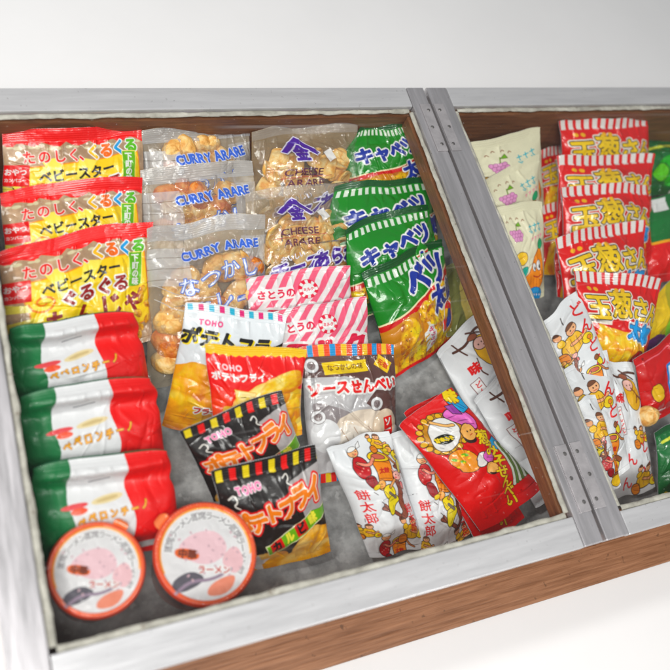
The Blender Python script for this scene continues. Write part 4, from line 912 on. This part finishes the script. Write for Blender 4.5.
bag('melon_packet', 'green and red packet with a white corner at the right edge', PK, None, [(645, 200), (700, 186), (700, 275), (648, 285)], (.062, .03), d_melon, 70, 100, thick=.011, seed=255, wr=1.2)
bag('grape_packet', 'yellow, lime and purple packet beside the front onion packet', PK, None, [(640, 306), (690, 268), (695, 365), (626, 385)], (.066, .03), d_grape, 90, 100, thick=.011, seed=259, wr=1.3)
bag('blue_window_packet', 'crimson packet with a blue and white window at the right edge', PK, None, [(634, 358), (690, 322), (695, 400), (644, 425)], (.078, .03), d_redblue, 80, 80, thick=.011, seed=263, wr=1.2)
bag('leaf_green_packet', 'green packet standing by the front rail at the right edge', PK, None, [(655, 430), (705, 415), (708, 492), (658, 500)], (.05, .015), d_green, 70, 80, thick=.010, seed=267, wr=1.2)
g = 'white festival cracker packets in the right compartment'
for i, (px, zz, lab, fl) in enumerate((
        ([(538, 326), (578, 289), (622, 395), (572, 424)], (.064, .083, .072, .04), 'uppermost white festival cracker packet, overlapping the yellow chips', False),
        ([(557, 371), (606, 347), (630, 470), (588, 490)], (.070, .080, .045, .034), 'white festival cracker packet in the middle, a yellow ball near its foot', False),
        ([(568, 404), (596, 393), (622, 486), (598, 500)], (.080, .084, .055, .045), 'narrow white festival cracker packet tucked under the lid frame', False),
        ([(594, 362), (632, 358), (655, 490), (611, 501)], (.066, .066, .008, .008), 'white festival cracker packet standing apart near the front rail, brown branches at its top', True))):
    bag('festival_cracker_packet', lab, PK, g, px, zz, lambda c, f=fl: d_dondon(c, f), 46 if i != 2 else 30, 112, thick=.014, seed=281 + i * 3, wr=.8, mat=MATTE, seal=(.05, .05))

# round cups at the front left
def cup(px, py, rx, zl, label, seed):
    p = at(px, py, zl); e = at(px + rx, py, zl); R = np.linalg.norm(e - p)
    t = empty('noodle_cup', (p[0], p[1], 0)); tag(t, label, 'noodle cup', 'round lidded noodle cups at the front')
    nr, na = 90, 300
    rr, aa = np.meshgrid(np.linspace(.001, 1, nr), np.linspace(0, 2 * np.pi, na)); rr = rr.ravel(); aa = aa.ravel()
    c = Print(rr * np.cos(aa) * 50, rr * np.sin(aa) * 50, .5); d_lid(c)
    x = rr * np.cos(aa) * R; y = -rr * np.sin(aa) * R
    h = .0004 * np.sin(aa * 90) * sstep(.9, .95, rr) * sstep(1.0, .97, rr) + .0012 * sstep(.86, .9, rr) - .0030 * sstep(.96, 1, rr) + .0010 * (fbm(x * 70 + 9, y * 70 + 9, seed) - .5) * (rr < .88) + 0.0003 * np.abs(2 * noise2(x * 160 + 3, y * 160 + 5, seed + 3) - 1) * (rr < .9)
    V = np.stack([x, y, zl + h], 1)
    link_mesh('lid', np_mesh('lid', V, grid_faces(nr, na), True, np.column_stack([c.c * .9, np.ones(len(V))])), FOIL, t)
    tb_ = 14; a_ = np.linspace(-.16, .16, tb_) + (2.3 if seed == 9 else .9); k_ = np.linspace(0, 1, 12)
    A_, K_ = np.meshgrid(a_, k_); A_ = A_.ravel(); K_ = K_.ravel(); am = a_.mean(); side = (A_ - am) * (1 - .55 * K_ ** 3)
    rr_ = R * (.985 + .17 * K_); Vt = np.stack([rr_ * np.cos(am + side), rr_ * np.sin(am + side), zl - .0012 - .0030 * K_ + .0035 * np.sin(K_ * 2.6)], 1)
    link_mesh('pull_tab', np_mesh('pull_tab', Vt, grid_faces(tb_, 12), True, np.tile([*lin((238, 120, 60)), 1], (len(Vt), 1))), FOIL, t)
    prof = [(.97, zl - .0031), (.985, zl - .006), (.93, zl - .0075), (.90, zl - .03), (.80, .004), (.78, .0008), (.02, .0008)]
    n = 64; V = []; cc = []
    for k, (f, z) in enumerate(prof):
        for j in range(n):
            a = 2 * math.pi * j / n; V.append((f * R * math.cos(a), f * R * math.sin(a), z)); cc.append((*(lin((232, 110, 84)) if k not in (3,) else lin((90, 50, 44))), 1))
    F = [(k * n + j, k * n + (j + 1) % n, (k + 1) * n + (j + 1) % n, (k + 1) * n + j) for k in range(len(prof) - 1) for j in range(n)]
    link_mesh('cup_body', np_mesh('cup_body', V, F, True, cc), FILM, t)
cup(97, 569, 49, .078, 'round noodle cup with an orange rim, in the corner before the tricolour packets', 5)
cup(206, 553, 51, .076, 'round noodle cup with an orange rim, beside the black potato packet', 9)

# a small pale brown ball by the crimson packet, shaped from the puff mesh
p = at(648, 416, .05)
o = bpy.data.objects.new('pale_brown_ball', cracker_mesh('puff', 33)); COL.objects.link(o); o.data.materials.append(CRACKER); o.location = p; o.scale = (.75, .85, 1.1)
tag(o, 'small pale brown ball below the crimson packet', 'cracker')


# ------------------------------------------------------------------ light
w = bpy.data.worlds.new('World'); S.world = w; w.use_nodes = True
bg = w.node_tree.nodes['Background']; bg.inputs[0].default_value = (.93, .96, 1.0, 1); bg.inputs[1].default_value = .21
def area(name, loc, target, size, power, col, sy=None):
    l = bpy.data.lights.new(name, 'AREA'); l.energy = power; l.color = col; l.size = size
    if sy: l.shape = 'RECTANGLE'; l.size_y = sy
    o = bpy.data.objects.new(name, l); COL.objects.link(o); o.location = loc
    o.rotation_euler = (Vector(target) - Vector(loc)).to_track_quat('-Z', 'Y').to_euler(); return o
area('ceiling_softbox', (-.62, -.62, 1.55), (.08, 0, .05), .75, 23, (1, .985, .96), .65)
area('sparkle_lamp', (-.80, .30, 1.25), (.08, 0, .05), .14, 8, (1, .98, .95))  # small lamp added to put crisp highlights on the clear film
area('sparkle_lamp', (.55, -.75, 1.35), (.05, 0, .05), .12, 5, (1, .98, .95))  # second added lamp, also only for sparkle on the film
print('VERTS', TOTAL[0])
